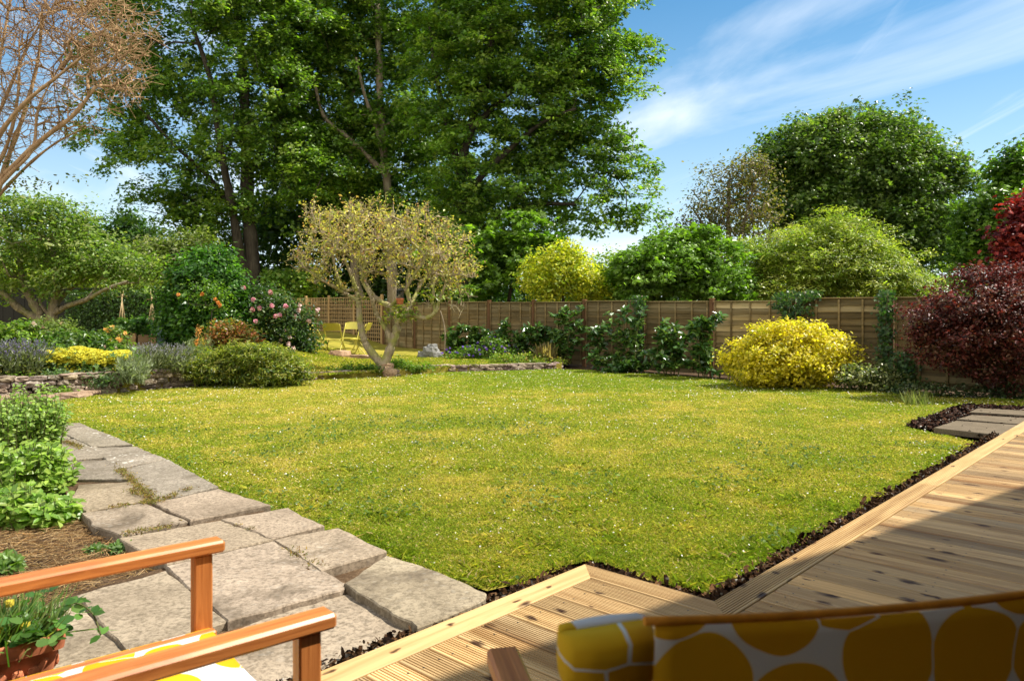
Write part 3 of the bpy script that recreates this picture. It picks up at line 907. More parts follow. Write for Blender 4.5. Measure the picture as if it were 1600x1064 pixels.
# ================================================================== fence
FP0 = np.array([6.55, 13.27]); FT = np.array([-.665, .747]); FN = np.array([-.747, -.665])   # line, direction, outward (towards the lawn)
FANG = math.atan2(FT[1], FT[0]); PITCH = 1.8
def fence_panel(mb, w, h, z0):
    pt = math.exp(rng.normal(0, .22))
    n = 13; bh = h / n
    for i in range(n):
        zb = z0 + i * bh; seg = 10
        xs = np.linspace(.02, w - .02, seg + 1)
        wav = .012 * np.cumsum(rng.normal(0, .5, seg + 1)); wav -= wav.mean(); wav = np.clip(wav, -.02, .02)
        top = np.stack([xs, np.full(seg + 1, .004), np.full(seg + 1, zb + bh + .012)], 1)
        bot = np.stack([xs, np.full(seg + 1, .022), zb - .004 + wav], 1)
        und = bot * [1, 0, 1] + [0, .006, 0]
        V = np.concatenate([top, bot, und]); k = np.arange(seg)
        m = seg + 1
        t_ = pt * math.exp(rng.normal(0, .2))
        mb.add(V, np.concatenate([np.stack([k, k + 1, m + k + 1, m + k], 1), np.stack([m + k, m + k + 1, 2 * m + k + 1, 2 * m + k], 1)]), (t_, t_ * .98, t_ * .94))
    for fx in (.03, .25, .5, .75, .97):
        t_ = math.exp(rng.normal(0, .1)) * 1.25
        mb.box((fx * w, .035, z0 + h / 2), (.036, .02, h - .01), col=(t_, t_ * .95, t_ * .85), bev=.003)
    mb.box((w / 2, .012, z0 + h + .022), (w - .02, .07, .022), col=(1.35, 1.3, 1.15), bev=.004)
    mb.box((w / 2, -.012, z0 + h / 2), (w - .04, .006, h - .02), col=(.5, .5, .5))
fence = thing('fence', 'weathered brown panel fence with vertical battens running behind the lawn', 'fence', (*FP0, 0), rot=FANG)
# local frame: x runs away along the line, y points to the far side; the boards face the lawn, so build mirrored
fence.scale = (1, 1, 1)
def flipy(mb):
    mb.V = [v * np.array([1, -1, 1]) for v in mb.V]; mb.Fs = [(f[:, ::-1], s, m) for f, s, m in mb.Fs]; return mb
side = 1 if (np.array([-math.sin(FANG), math.cos(FANG)]) @ FN) > 0 else -1
for k in range(-4, 9):
    x0 = k * PITCH; mb = MB(); h = 1.50; dz = {-4: .1, -3: .08, -2: .06, -1: .05, 0: .03}.get(k, .0) + (.02 if k % 3 == 0 else 0)
    fence_panel(mb, PITCH - .09, h, -.10 + dz)
    if side < 0: flipy(mb)
    o = mb.build('panel', M['fence'], fence); o.location = (x0 + .045, 0, 0)
for k in range(-4, 10):
    mb = MB(); mb.box((0, 0, .655), (.085, .085, 1.62), bev=.006, col=(1, 1, 1)); mb.box((0, 0, 1.475), (.10, .10, .02), bev=.005, col=(1.5, 1.5, 1.5))
    o = mb.build('post', M['fence_post'], fence); o.location = (k * PITCH, 0, 0)

# trellis screen in front of the far end of the fence line
trel = thing('trellis', 'square lattice trellis screen behind the yellow chairs', 'trellis', (*(FP0 + FT * PITCH * 9.05), 0), rot=FANG)
for k in range(4):
    mb = MB(); w = PITCH - .08
    for q in range(14):
        mb.box((.04 + (w - .04) * q / 13, side * .03, .80), (.022, .016, 1.66), col=(1, 1, 1))
    for q in range(13):
        mb.box((w / 2 + .02, side * .046, .02 + 1.6 * q / 12), (w, .016, .022), col=(1.1, 1.08, 1))
    o = mb.build('lattice', M['trellis'], trel); o.location = (k * PITCH + .04, 0, 0)
    mb = MB(); fence_panel(mb, w, 1.35, .05)
    if side < 0: flipy(mb)
    mb.V = [v - np.array([0, side * .06, 0]) for v in mb.V]
    o = mb.build('panel', M['fence'], trel); o.location = (k * PITCH + .04, 0, 0)
for k in range(5):
    mb = MB(); mb.box((0, side * .03, .82), (.09, .07, 1.78), bev=.006, col=(1.05, 1, .9)); o = mb.build('post', M['trellis'], trel); o.location = (k * PITCH, 0, 0)

# black stained fence far left
bf = thing('fence', 'black stained board fence in deep shade behind the old fruit tree', 'fence', (-14.5, 20.8, .3))
for i in range(5):
    mb = MB(); x0 = -22 + i * 2.3
    for q in range(15):
        mb.box((x0 + .075 + q * .15, 21.2 + .006 * (q % 2), .95), (.146, .02, 1.75 + .01 * rng.random()), col=(1, 1, 1))
    mb.box((x0 + 1.1, 21.17, 1.80), (2.26, .05, .05))
    mb.build('panel', M['dark_fence'], bf)
# ================================================================== vegetation
GREEN_SYC = [(.092, .180, .016), (.128, .228, .021), (.172, .282, .028), (.052, .115, .012), (.235, .325, .042)]
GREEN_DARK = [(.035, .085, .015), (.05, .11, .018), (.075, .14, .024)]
GREEN_BRIGHT = [(.15, .27, .028), (.20, .32, .04), (.11, .21, .025), (.26, .34, .055)]  # bright green leaf tones
LIME = [(.28, .35, .04), (.34, .39, .05), (.19, .28, .035), (.38, .39, .08)]

def root(pts_px, D, r0, r1, steps=5, dd=0.0, wob=0.0):
    P = [W(p[0], p[1], D + (p[2] if len(p) > 2 else dd * i)) for i, p in enumerate(pts_px)]
    R = np.linspace(r0, r1, len(P))
    return smooth_path(np.array(P), R, steps)

def tree(name, label, cat, lobes, roots, base, ntar=250, nclump=600, per=40, spread=.35, size=.18, tpl=T_MAPLE, cols=GREEN_SYC,
         wood='bark_dark', leafm='leaf', tip=.012, power=.5, step=.6, shell=.8, group=None, up=.8, outw=.45, rnd=.55, flat=.6, jit=.22, w=None,
         crown='crown', trunk='trunk', onbranch=.4, bend=.6, upb=0.0, core=0.0, pads=None, rough=1.35):
    t = thing(name, label, cat, base, group)
    tg, og = lobe_points(lobes, ntar, shell - .05, upb)
    if pads:
        P0, PC, PO, pq = pad_clumps(lobes, *pads, shell=shell, rough=rough)
        tg = np.concatenate([P0 - [0, 0, pads[2] * .4], PC[rng.integers(0, len(PC), max(10, ntar // 3))] - [0, 0, pads[2] * .3]])
    A, par, r, Dd = grow(roots, tg, step, .10, bend, tip, power)
    mb = MB(); skeleton_mesh(mb, A, par, r); mb.build(trunk, M[wood], t)
    C, O = lobe_points(lobes, nclump, shell, upb, rough)
    if pads: C, O, onbranch = PC, PO, 0
    if onbranch > 0:
        kk = int(nclump * onbranch); ids = rng.integers(0, len(tg), kk)
        C[:kk] = tg[ids] + rng.normal(0, spread * .3, (kk, 3)); O[:kk] = og[ids]
    ml = MB(); clump_leaves(ml, C, O, per, spread, size, tpl, cols, jit, w, up, outw, rnd, flat)
    if core:
        C, O = lobe_points(lobes, int(nclump * core), .45); clump_leaves(ml, C, O, per, spread * 1.2, size * 1.15, tpl, cols, jit, w, up, outw, rnd, .8)
    ml.build(crown, M[leafm], t)
    return t

# ---- the three big sycamores beyond the fence
T1 = px_lobes([(330, 40, 150, 120), (240, 130, 95, 90), (420, 170, 110, 120), (225, 225, 75, 50), (330, 250, 105, 70), (300, 320, 65, 45), (185, 262, 38, 16),
               (470, 290, 80, 100), (330, -120, 200, 140), (440, 20, 110, 110), (290, 360, 45, 28), (330, 350, 60, 36), (225, 300, 25, 16), (185, 40, 55, 60)], 32, .8)
tree('sycamore_tree', 'tall dark sycamore with twin trunks rising left of the small pale fruit tree', 'tree', T1,
     [root([(398, 540), (396, 430), (388, 330), (384, 230), (380, 120), (370, 10), (360, -90)], 32, .34, .12),
      root([(396, 470), (376, 400), (362, 320), (345, 235), (330, 130), (300, 40)], 32, .24, .08, dd=-.3),
      root([(380, 300), (420, 200), (450, 100), (470, 10)], 32, .13, .06, dd=.3),
      root([(362, 325), (320, 270), (270, 225), (230, 180)], 32, .11, .05, dd=-.3)], W(398, 540, 32), 60, 420, 54, .21, .128, core=1.0, pads=(195, 1.3, .50, 8), tip=.014, step=.9, shell=.74, group='big sycamores beyond the fence', crown='crown')
T2 = px_lobes([(560, 20, 110, 110), (625, 120, 95, 110), (500, 90, 55, 80), (500, 215, 70, 75), (640, 250, 80, 80), (575, 230, 60, 60), (560, -130, 170, 120), (600, 330, 120, 60), (680, 30, 90, 90), (540, 60, 90, 80), (470, 200, 60, 60), (600, 190, 80, 70)], 34, .8)
tree('sycamore_tree', 'sycamore with pale slender limbs forking high behind the fruit tree', 'tree', T2,
     [root([(612, 545), (612, 420), (606, 300), (596, 200), (592, 100), (590, 0), (585, -90)], 33, .24, .09),
      root([(604, 275), (570, 240), (540, 212), (505, 180), (490, 120)], 33, .13, .06, dd=-.25),
      root([(604, 270), (588, 200), (570, 150), (556, 90)], 33, .12, .05, dd=-.3),
      root([(611, 520), (566, 470), (552, 400), (548, 260), (545, 140), (515, 70), (480, 20)], 34, .22, .07),
      root([(545, 160), (560, 110), (548, 40)], 34, .1, .06)], W(610, 545, 33), 60, 360, 54, .21, .128, core=1.1, pads=(155, 1.3, .50, 8), wood='bark_pale', tip=.012, step=.9, shell=.78, group='big sycamores beyond the fence')
T3 = px_lobes([(800, 30, 150, 110), (850, 130, 120, 70), (925, 90, 80, 60), (960, 115, 50, 26), (900, 215, 100, 50), (955, 270, 60, 26), (780, 250, 120, 80), (890, 330, 105, 48),
               (975, 350, 45, 22), (730, 330, 80, 70), (840, 390, 75, 36), (720, 130, 90, 100), (800, -110, 180, 110), (930, 10, 50, 45), (940, 190, 55, 24)], 27, .8)
tree('sycamore_tree', 'widest sycamore with layered branches reaching right over the fence', 'tree', T3,
     [root([(722, 560), (724, 450), (726, 350), (720, 270), (735, 200), (760, 120), (770, 40), (775, -60)], 27, .25, .09),
      root([(726, 350), (742, 290), (800, 230), (850, 190), (900, 170)], 27, .14, .05, dd=-.4),
      root([(722, 280), (700, 200), (680, 110), (670, 20)], 27, .13, .05, dd=.3),
      root([(735, 205), (790, 150), (850, 110), (905, 95)], 27, .12, .05, dd=-.2),
      root([(728, 380), (780, 340), (840, 320), (900, 320)], 27, .11, .05, dd=-.4)], W(722, 560, 27), 60, 420, 56, .18, .112, core=1.0, pads=(240, 1.08, .40, 8), tip=.012, step=.8, shell=.76, group='big sycamores beyond the fence', flat=.45)
# understory below them
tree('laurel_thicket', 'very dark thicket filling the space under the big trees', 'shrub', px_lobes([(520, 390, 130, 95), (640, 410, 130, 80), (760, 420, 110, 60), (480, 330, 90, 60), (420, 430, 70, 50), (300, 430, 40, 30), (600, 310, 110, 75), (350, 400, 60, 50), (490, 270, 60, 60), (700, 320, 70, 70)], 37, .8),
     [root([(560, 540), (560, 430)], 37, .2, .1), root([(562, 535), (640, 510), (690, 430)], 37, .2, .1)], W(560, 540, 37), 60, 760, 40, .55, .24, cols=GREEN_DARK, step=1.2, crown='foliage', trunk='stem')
tree('young_sycamore', 'big-leaved sycamore sapling leaning out low behind the fence, left of the yellow shrub', 'tree', px_lobes([(820, 385, 55, 50), (780, 430, 60, 38), (850, 420, 40, 40), (740, 400, 40, 40)], 24, .8),
     [root([(790, 545), (795, 470), (810, 400)], 24, .09, .04)], W(790, 545, 24), 20, 120, 36, .16, .17, pads=(40, .75, .25, 6), cols=GREEN_SYC[1:4], step=.5, flat=.4)
tree('bright_shrub', 'light green shrub showing above the lattice screen', 'shrub', px_lobes([(465, 445, 38, 22), (440, 440, 25, 20)], 32, .8),
     [root([(462, 520), (462, 460)], 32, .06, .03)], W(462, 520, 32), 30, 110, 40, .22, .14, cols=GREEN_BRIGHT, crown='foliage', trunk='stem')

# ---- right of the big trees
tree('yellow_shrub', 'golden yellow leaved shrub rising behind the fence', 'shrub', px_lobes([(880, 430, 55, 38), (850, 440, 34, 30), (915, 445, 34, 30), (880, 405, 32, 22)], 20.5, .9),
     [root([(880, 540), (880, 460)], 20.5, .06, .03)], W(880, 540, 20.5), 60, 330, 34, .14, .085, T_OVAL, [(.48, .46, .03), (.56, .51, .04), (.40, .42, .03), (.28, .35, .04)], step=.35, crown='foliage', trunk='stem', tip=.006)
tree('hedge_shrub', 'mixed light green shrub between the yellow shrub and the field maple', 'shrub', px_lobes([(955, 430, 40, 36), (940, 450, 40, 28), (985, 445, 35, 30)], 21.5, .9),
     [root([(955, 540), (955, 450)], 21.5, .06, .03)], W(955, 540, 21.5), 40, 240, 34, .15, .09, T_OVAL, LIME[:3] + GREEN_BRIGHT[:1], step=.35, crown='foliage', trunk='stem', tip=.006)
tree('field_maple', 'bushy bright green maple directly behind the middle of the fence', 'tree', px_lobes([(1060, 410, 55, 40), (1020, 440, 50, 40), (1100, 440, 55, 40), (1075, 385, 30, 22), (1130, 455, 35, 24), (1000, 410, 22, 24)], 20, .85),
     [root([(1065, 540), (1065, 430)], 20, .1, .05)], W(1065, 540, 20), 40, 300, 34, .12, .11, T_MAPLE, core=.5, pads=(75, .55, .32, 7), cols=GREEN_BRIGHT[:3] + GREEN_SYC[:2], step=.4, tip=.007)
tree('thin_tree', 'olive brown thinly leaved tree with open twigs, left of the round tree', 'tree', px_lobes([(1130, 320, 60, 62), (1160, 280, 45, 40), (1095, 350, 45, 45), (1180, 350, 50, 60), (1120, 400, 60, 40), (1175, 265, 35, 25)], 30, .8),
     [root([(1140, 540), (1140, 420), (1138, 340), (1140, 280)], 30, .16, .05), root([(1140, 430), (1110, 370), (1085, 330)], 30, .08, .04), root([(1140, 420), (1165, 340), (1180, 280)], 30, .08, .04)], W(1140, 540, 30),
     420, 520, 20, .3, .115, T_OVAL, [(.13, .12, .03), (.17, .15, .04), (.085, .10, .022), (.22, .17, .06)], wood='bark_pale', step=.6, tip=.012, shell=.7, onbranch=.9)
T4 = px_lobes([(1340, 270, 115, 80), (1265, 250, 60, 50), (1230, 300, 45, 70), (1400, 280, 75, 75), (1450, 330, 52, 70), (1380, 370, 110, 60), (1300, 350, 90, 60), (1350, 210, 28, 24), (1268, 212, 22, 20), (1310, 207, 22, 20), (1405, 235, 25, 25), (1470, 390, 38, 40), (1460, 275, 25, 25)], 35, .85)
tree('round_sycamore', 'dense round-headed dark green tree on the skyline to the right', 'tree', T4,
     [root([(1350, 545), (1350, 430), (1348, 330), (1350, 260)], 35, .28, .1), root([(1350, 420), (1300, 340), (1270, 270)], 35, .14, .06), root([(1350, 420), (1410, 340), (1440, 300)], 35, .14, .06)], W(1350, 545, 35),
     60, 900, 44, .26, .145, core=1.0, rough=.8, pads=(170, 1.1, .75, 9), cols=[(.09, .16, .024), (.13, .20, .034), (.19, .26, .055), (.06, .115, .02)], step=.9, shell=.84, tip=.014)
tree('feathery_shrub', 'wide lime green feathery shrub spreading behind the right part of the fence', 'shrub', px_lobes([(1290, 400, 120, 48), (1220, 430, 80, 40), (1360, 430, 75, 42), (1290, 440, 130, 40), (1190, 395, 50, 16), (1300, 360, 55, 22), (1400, 455, 45, 30), (1170, 445, 40, 26)], 21, .75),
     [root([(1290, 540), (1290, 460), (1285, 400)], 21, .1, .04), root([(1290, 500), (1230, 440), (1190, 400)], 21, .06, .03), root([(1290, 500), (1340, 440), (1380, 420)], 21, .06, .03)], W(1290, 540, 21),
     60, 650, 34, .14, .11, T_SPRAY, core=1.0, pads=(230, .85, .20, 8), cols=LIME + [(.12, .16, .03)], step=.45, shell=.8, tip=.008, flat=.32, up=1.0, rnd=.4)
tree('conifer_edge_tree', 'mid green tree at the right edge, behind the red-leaved tree', 'tree', px_lobes([(1570, 340, 55, 60), (1590, 290, 40, 50), (1545, 390, 40, 45), (1620, 380, 70, 80), (1560, 410, 45, 40), (1640, 300, 50, 60)], 28, .85),
     [root([(1590, 545), (1590, 400), (1590, 300)], 28, .2, .08)], W(1590, 545, 28), 40, 220, 36, .22, .17, core=.4, pads=(70, .95, .4, 7), cols=GREEN_SYC[:4], step=.8)
tree('red_maple', 'deep red leaved tree at the right edge above the burgundy shrub', 'tree', px_lobes([(1606, 390, 42, 48), (1636, 345, 50, 50), (1588, 418, 36, 28), (1660, 400, 60, 60)], 19, .85),
     [root([(1625, 560), (1622, 450), (1620, 370)], 19, .12, .05)], W(1625, 560, 19), 70, 420, 38, .18, .12, T_MAPLE, [(.16, .018, .016), (.24, .028, .02), (.10, .013, .014), (.32, .05, .025)], leafm='purple_leaf', step=.4, tip=.008)

# ---- far left backdrop
tree('far_conifer', 'dark distant conifer on the left skyline with a pointed top', 'tree', px_lobes([(200, 375, 26, 40), (198, 352, 10, 20), (225, 385, 26, 30)], 45, .9), [root([(200, 520), (200, 370)], 45, .2, .05)], W(200, 520, 45), 40, 260, 34, .4, .2, T_OVAL, GREEN_DARK, step=1)
tree('far_tree', 'rounded dark tree in the distance behind the old fruit tree', 'tree', px_lobes([(155, 395, 55, 52), (120, 380, 45, 45), (90, 420, 70, 50), (20, 420, 70, 60)], 45, .9), [root([(150, 520), (150, 400)], 45, .3, .1)], W(150, 520, 45), 60, 460, 34, .5, .24, T_OVAL, GREEN_DARK + GREEN_SYC[:2], step=1)
tree('hawthorn', 'pale green flowering hawthorn beyond the clipped hedge', 'tree', px_lobes([(230, 415, 50, 40), (280, 405, 40, 34), (255, 440, 60, 26), (190, 440, 45, 26), (300, 385, 30, 18)], 28, .85), [root([(250, 535), (250, 430)], 28, .12, .06)], W(250, 535, 28), 90, 480, 36, .26, .13, T_OVAL, [(.15, .20, .035), (.19, .23, .06), (.11, .17, .025), (.27, .28, .14)], step=.5, tip=.008)
tree('bright_hedge', 'sunlit yellow green hedge line above the dark fence at left', 'hedge', px_lobes([(60, 440, 80, 16), (200, 452, 70, 12), (130, 445, 60, 14), (-40, 430, 60, 24)], 25, .9), [root([(120, 520), (120, 450)], 25, .05, .03)], W(120, 520, 25), 30, 330, 36, .18, .12, T_OVAL, LIME[:3], crown='foliage', trunk='stem')
hm = MB()
for k in range(46):
    x = -140 + k * 44; Dk = 62 + 6 * rng.random()
    lob = px_lobes([(x, 452 + 12 * rng.random(), 40, 26 + 12 * rng.random())], Dk, .8)
    C, O = lobe_points(lob, 26, .85); clump_leaves(hm, C, O, 26, .7, .42, T_OVAL, GREEN_SYC[:4])
    lob = px_lobes([(x, 484, 40, 24)], Dk, .8); C, O = lobe_points(lob, 14, .8); clump_leaves(hm, C, O, 26, .7, .45, T_OVAL, GREEN_SYC[:4])
struct(hm.build('distant_woodland', M['leaf']), 'stuff')
md = MB(); md.add([[-200, 24, -.10], [200, 24, -.10], [200, 240, -.10], [-200, 240, -.10]], np.array([[0, 1, 2, 3]])); struct(md.build('field', M['meadow']))

# ---- clipped hedge with straight top, behind the raised beds
t = thing('clipped_hedge', 'clipped dark green hedge behind the bean canes', 'hedge', (-11.3, 21.6, .3))
mb = MB(); n = 16000
u = rng.random(n); xx = -12.2 + 3.9 * rng.random(n); zz_ = .3 + 1.42 * rng.random(n); face = rng.random(n)
P = np.stack([xx, np.where(face < .7, 21.0 + .1 * rng.normal(size=n), 21.0 + 1.2 * u), np.where(face < .7, zz_, 1.72 + .03 * rng.normal(size=n))], 1)
N = np.where((face < .7)[:, None], [0, -1., .3], [0, 0, 1.]) + .6 * rng.normal(size=(n, 3))
mb.leaves(P, N, .07, T_OVAL, pick(GREEN_DARK + [(.05, .09, .018)], n)); mb.build('foliage', M['leaf'], t)
mb = MB(); mb.box((-10.25, 21.7, .95), (3.8, 1.1, 1.3), col=(.5, .5, .5)); mb.build('stem', M['bark_dark'], t)

# ---- old apple tree, left
OA = px_lobes([(60, 350, 75, 55), (25, 400, 70, 50), (110, 400, 75, 48), (170, 410, 60, 38), (60, 430, 90, 34), (210, 425, 45, 26), (-30, 370, 60, 60), (100, 335, 40, 30), (140, 440, 55, 20), (20, 330, 40, 35)], 17.5, .9)
tree('apple_tree', 'old spreading apple tree with crooked grey limbs at the far left', 'tree', OA,
     [root([(62, 545), (64, 500), (50, 470), (36, 440), (30, 400)], 17.5, .13, .06), root([(62, 500), (30, 482), (0, 455), (-40, 430)], 17.5, .09, .05, dd=-.2),
      root([(78, 545), (80, 500), (86, 470), (90, 430), (80, 380)], 17.5, .15, .06), root([(84, 490), (105, 478), (135, 468), (165, 452), (200, 440)], 17.5, .07, .035, dd=-.2),
      root([(82, 500), (62, 470), (78, 450)], 17.5, .05, .03), root([(86, 478), (105, 455), (120, 445), (150, 425)], 17.5, .06, .03, dd=.2)], W(68, 545, 17.5),
     120, 200, 26, .13, .085, T_OVAL, core=.3, pads=(110, .48, .22, 6), cols=[(.13, .21, .03), (.18, .26, .05), (.09, .16, .022), (.27, .31, .10)], wood='bark_old', step=.35, tip=.009, shell=.66, onbranch=.5)

# ---- bare tan-twigged tree, near left
BT = px_lobes([(60, 90, 110, 110), (150, 95, 85, 90), (30, -10, 130, 80), (130, 20, 100, 70), (20, 190, 60, 80), (190, 125, 55, 45), (110, 190, 50, 35), (200, 60, 50, 45)], 8.6, .7)
BTo = px_lobes([(-120, 60, 130, 160), (-60, 180, 70, 90)], 8.6, .7)
tg = np.concatenate([lobe_points(BT, 1500, .62)[0], lobe_points(BTo, 220, .62)[0]])
roots = [root([(-110, 700), (-95, 560), (-70, 430), (-30, 330), (20, 262), (70, 215), (115, 180), (150, 135)], 8.4, .06, .017),
         root([(-95, 560), (-60, 420), (-10, 315), (15, 240), (40, 170), (60, 90), (66, 10)], 8.6, .045, .012, dd=.06),
         root([(-70, 430), (-30, 300), (-5, 220), (35, 165), (90, 120), (140, 80)], 8.2, .035, .010, dd=-.08),
         root([(-70, 430), (-20, 330), (40, 262), (90, 222), (135, 200)], 8.8, .028, .009, dd=.08),
         root([(-95, 560), (-100, 400), (-90, 250), (-60, 120), (-40, 0)], 8.9, .06, .02, dd=.1),
         root([(-10, 315), (-20, 200), (0, 90), (20, -20)], 8.6, .03, .010),
         root([(-60, 420), (-25, 300), (10, 230), (28, 150), (30, 60)], 8.5, .03, .010, dd=.03), root([(-50, 380), (0, 290), (50, 235), (60, 170), (95, 100)], 8.3, .028, .009, dd=.05), root([(-70, 430), (-45, 330), (-25, 240), (10, 150), (50, 60), (90, 0)], 8.7, .03, .010, dd=.04)]
A, par, r, Dd = grow(roots, tg, .16, .16, .45, .0042, .42)
t = thing('bare_tree', 'arching leafless tree with tan tangled twigs leaning in from the left', 'tree', W(-110, 700, 8.4))
mb = MB(); skeleton_mesh(mb, A, par, r, 6, 4)
# short spur twigs
e = rng.integers(200, len(A), 4200); dv = nrm(Dd[e] + .9 * rng.normal(size=(len(e), 3))); L = .06 + .18 * rng.random(len(e))
mb.tubes(A[e], A[e] + dv * L[:, None], .0034, .0022, 3)
mb.build('trunk', M['twig'], t)
ml = MB(); C, O = lobe_points(px_lobes([(90, 285, 40, 14), (30, 290, 40, 14), (115, 170, 60, 40), (30, 240, 30, 20)], 8.7), 50, .7)
clump_leaves(ml, C, O, 9, .07, .045, T_OVAL, [(.16, .16, .03), (.10, .15, .03)]); ml.build('foliage', M['leaf'], t)

# ---- the small bronze-leaved fruit tree on the stone edging (hero)
HD = 16.0
def hp(x, y, dz=0): return W(x, y, HD + dz)
def hroot(pts, r0, r1): 
    P = np.array([hp(*p) for p in pts]); return smooth_path(P, np.linspace(r0, r1, len(P)), 5)
hero_roots = [hroot([(597, 583), (602, 566), (612, 540), (620, 515), (622, 500), (610, 480), (592, 470), (578, 455)], .11, .045),
              hroot([(600, 572), (585, 556), (572, 538), (566, 520), (562, 498), (560, 470), (556, 452, .2), (545, 420, .3), (530, 390, .4)], .095, .03),
              hroot([(622, 500), (640, 480, .2), (636, 450, .3), (640, 420, .4)], .06, .03),
              hroot([(620, 505), (640, 492, -.2), (665, 497, -.4), (680, 487, -.5), (688, 465, -.5), (696, 445, -.6)], .055, .028),
              hroot([(612, 540), (606, 520), (596, 503), (588, 490), (580, 465, -.2), (566, 440, -.3)], .06, .03),
              hroot([(560, 470), (545, 462), (525, 450, -.2), (500, 436, -.4), (478, 420, -.5)], .045, .02),
              hroot([(556, 452, .2), (536, 452, -.1), (524, 420, -.3), (520, 395, -.4)], .04, .02),
              hroot([(610, 480), (632, 455, -.4), (650, 425, -.6), (668, 400, -.7)], .045, .022),
              hroot([(640, 480, .2), (655, 450, .6), (672, 420, .9), (690, 395, 1.0)], .045, .022),
              hroot([(578, 455), (566, 430, .6), (560, 400, .9)], .04, .02),
              hroot([(680, 487, -.5), (676, 465, -.3), (678, 440, -.2)], .03, .02)]
HL = px_lobes([(712, 462, 26, 26), (476, 402, 20, 18), (500, 430, 24, 16), (720, 430, 24, 30), (690, 470, 24, 14, -.4), (540, 350, 55, 34), (600, 360, 75, 42), (660, 375, 65, 45), (700, 400, 45, 50), (510, 385, 45, 40), (570, 395, 75, 40), (640, 410, 80, 38), (500, 345, 26, 22), (470, 410, 16, 14), (690, 440, 40, 24)], HD, 1.15)
tg, og = lobe_points(HL, 620, .72, .3)
A, par, r, Dd = grow(hero_roots, tg, .14, .20, .5, .0085, .42)
t = thing('fruit_tree', 'small gnarled fruit tree with a flat crown of bronze yellow leaves on the stone edging', 'tree', hp(598, 583))
mb = MB(); skeleton_mesh(mb, A, par, r, 7, 4)
e = rng.integers(150, len(A), 3400); up_ = nrm(.6 * Dd[e] + np.array([0, 0, .7]) + .55 * rng.normal(size=(len(e), 3))); L = .06 + .16 * rng.random(len(e))
mb.tubes(A[e], A[e] + up_ * L[:, None], .0055, .003, 4)
mb.build('trunk', M['bark_apple'], t)
ml = MB()
C = np.concatenate([A[e] + up_ * L[:, None], tg]); O = np.concatenate([up_, og])
k = C[:, 2] > hp(0, 452)[2]; C, O = C[k], O[k]
kk = rng.random(len(C)) < .66; C, O = C[kk], O[kk]
clump_leaves(ml, C, O, 3, .05, .056, T_DIA, [(.48, .40, .09), (.56, .49, .11), (.50, .31, .13), (.38, .40, .10), (.62, .54, .20), (.44, .22, .11)], .2, [.25, .25, .14, .16, .12, .08], .5, .4, .8, .9)
C, O = lobe_points(px_lobes([(625, 485, 40, 16, -.3), (690, 460, 25, 14, -.4), (560, 470, 12, 20), (600, 500, 10, 8)], HD), 70, .7)
clump_leaves(ml, C, O, 7, .06, .08, T_OVAL, [(.20, .25, .03), (.30, .28, .05), (.13, .20, .03)]); ml.build('crown', M['leaf'], t)

# terracotta feeder hanging in it
fp = hp(625, 470, -.5); t = thing('hanging_feeder', 'small terracotta and wire bird feeder hanging in the fruit tree', 'bird feeder', fp)
mb = MB(); mb.path([fp + [0, 0, -.07], fp + [0, 0, -.06], fp + [0, 0, .02], fp + [0, 0, .03], fp + [0, 0, .05]], [.05, .062, .075, .085, .085], 14); mb.build('pot', M['terracotta'], t)
mb = MB()
for q in range(10):
    an = q * math.pi / 5; c_, s_ = math.cos(an) * .07, math.sin(an) * .07
    mb.tubes(fp + [c_, s_, .05], fp + [c_, s_, .21], .004, .004, 4)
for z in (.06, .13, .20):
    ring = np.array([fp + [.07 * math.cos(a_), .07 * math.sin(a_), z] for a_ in np.linspace(0, 2 * math.pi, 15)]); mb.tubes(ring[:-1], ring[1:], .004, .004, 4)
mb.path([fp + [0, 0, .21], fp + [0, 0, .23], fp + [0, 0, .25]], [.085, .05, .01], 12); mb.tubes(fp + [0, 0, .25], fp + [0, 0, .5], .003, .003, 4); mb.build('cage', M['wire'], t)

# ================================================================== shrubs in front of the fence
def shrub(name, label, lobes, base, nclump, per, spread, size, tpl, cols, leafm='leaf', cat='shrub', nst=30, stem='stem', wood='bark_dark', group=None, r0=.02, hgt=.25, **kw):
    b = np.asarray(base, float); top = np.mean([l[0] for l in lobes], 0)
    mid = b * .6 + top * .4; mid[2] = b[2] + hgt
    roots = [smooth_path(np.array([b + np.array([q * .06, .04 * (q % 2), 0]), b * .7 + mid * .3 + rng.normal(0, .03, 3), mid + rng.normal(0, .05, 3)]), np.array([r0, r0, r0 * .7]), 3) for q in range(3)]
    return tree(name, label, cat, lobes, roots, b, nst, nclump, per, spread, size, tpl, cols, wood, leafm, .004, .45, .25, group=group, crown='foliage', trunk=stem, onbranch=0, **kw)

shrub('golden_shrub', 'rounded golden yellow shrub growing against the fence at the lawn edge', px_lobes([(1232, 560, 92, 44), (1200, 562, 62, 40), (1265, 558, 62, 42), (1228, 532, 62, 30), (1285, 578, 40, 28), (1180, 582, 42, 24), (1250, 528, 45, 24)], 13.5, .95), G(1235, 605), 950, 26, .06, .056, T_OVAL,
      [(.62, .50, .03), (.70, .57, .045), (.54, .46, .035), (.36, .36, .04)], w=[.36, .3, .22, .12], shell=.82, flat=.7, r0=.03, core=.4, rough=1.2)
shrub('variegated_shrub', 'low cream and green variegated shrub beside the golden shrub', px_lobes([(1360, 590, 40, 20), (1335, 585, 28, 16), (1395, 598, 34, 14), (1420, 602, 22, 10)], 12.9, 1), G(1365, 608), 210, 22, .06, .05, T_OVAL, [(.42, .40, .20), (.13, .17, .05), (.28, .30, .12), (.07, .11, .03)], r0=.012, hgt=.1)
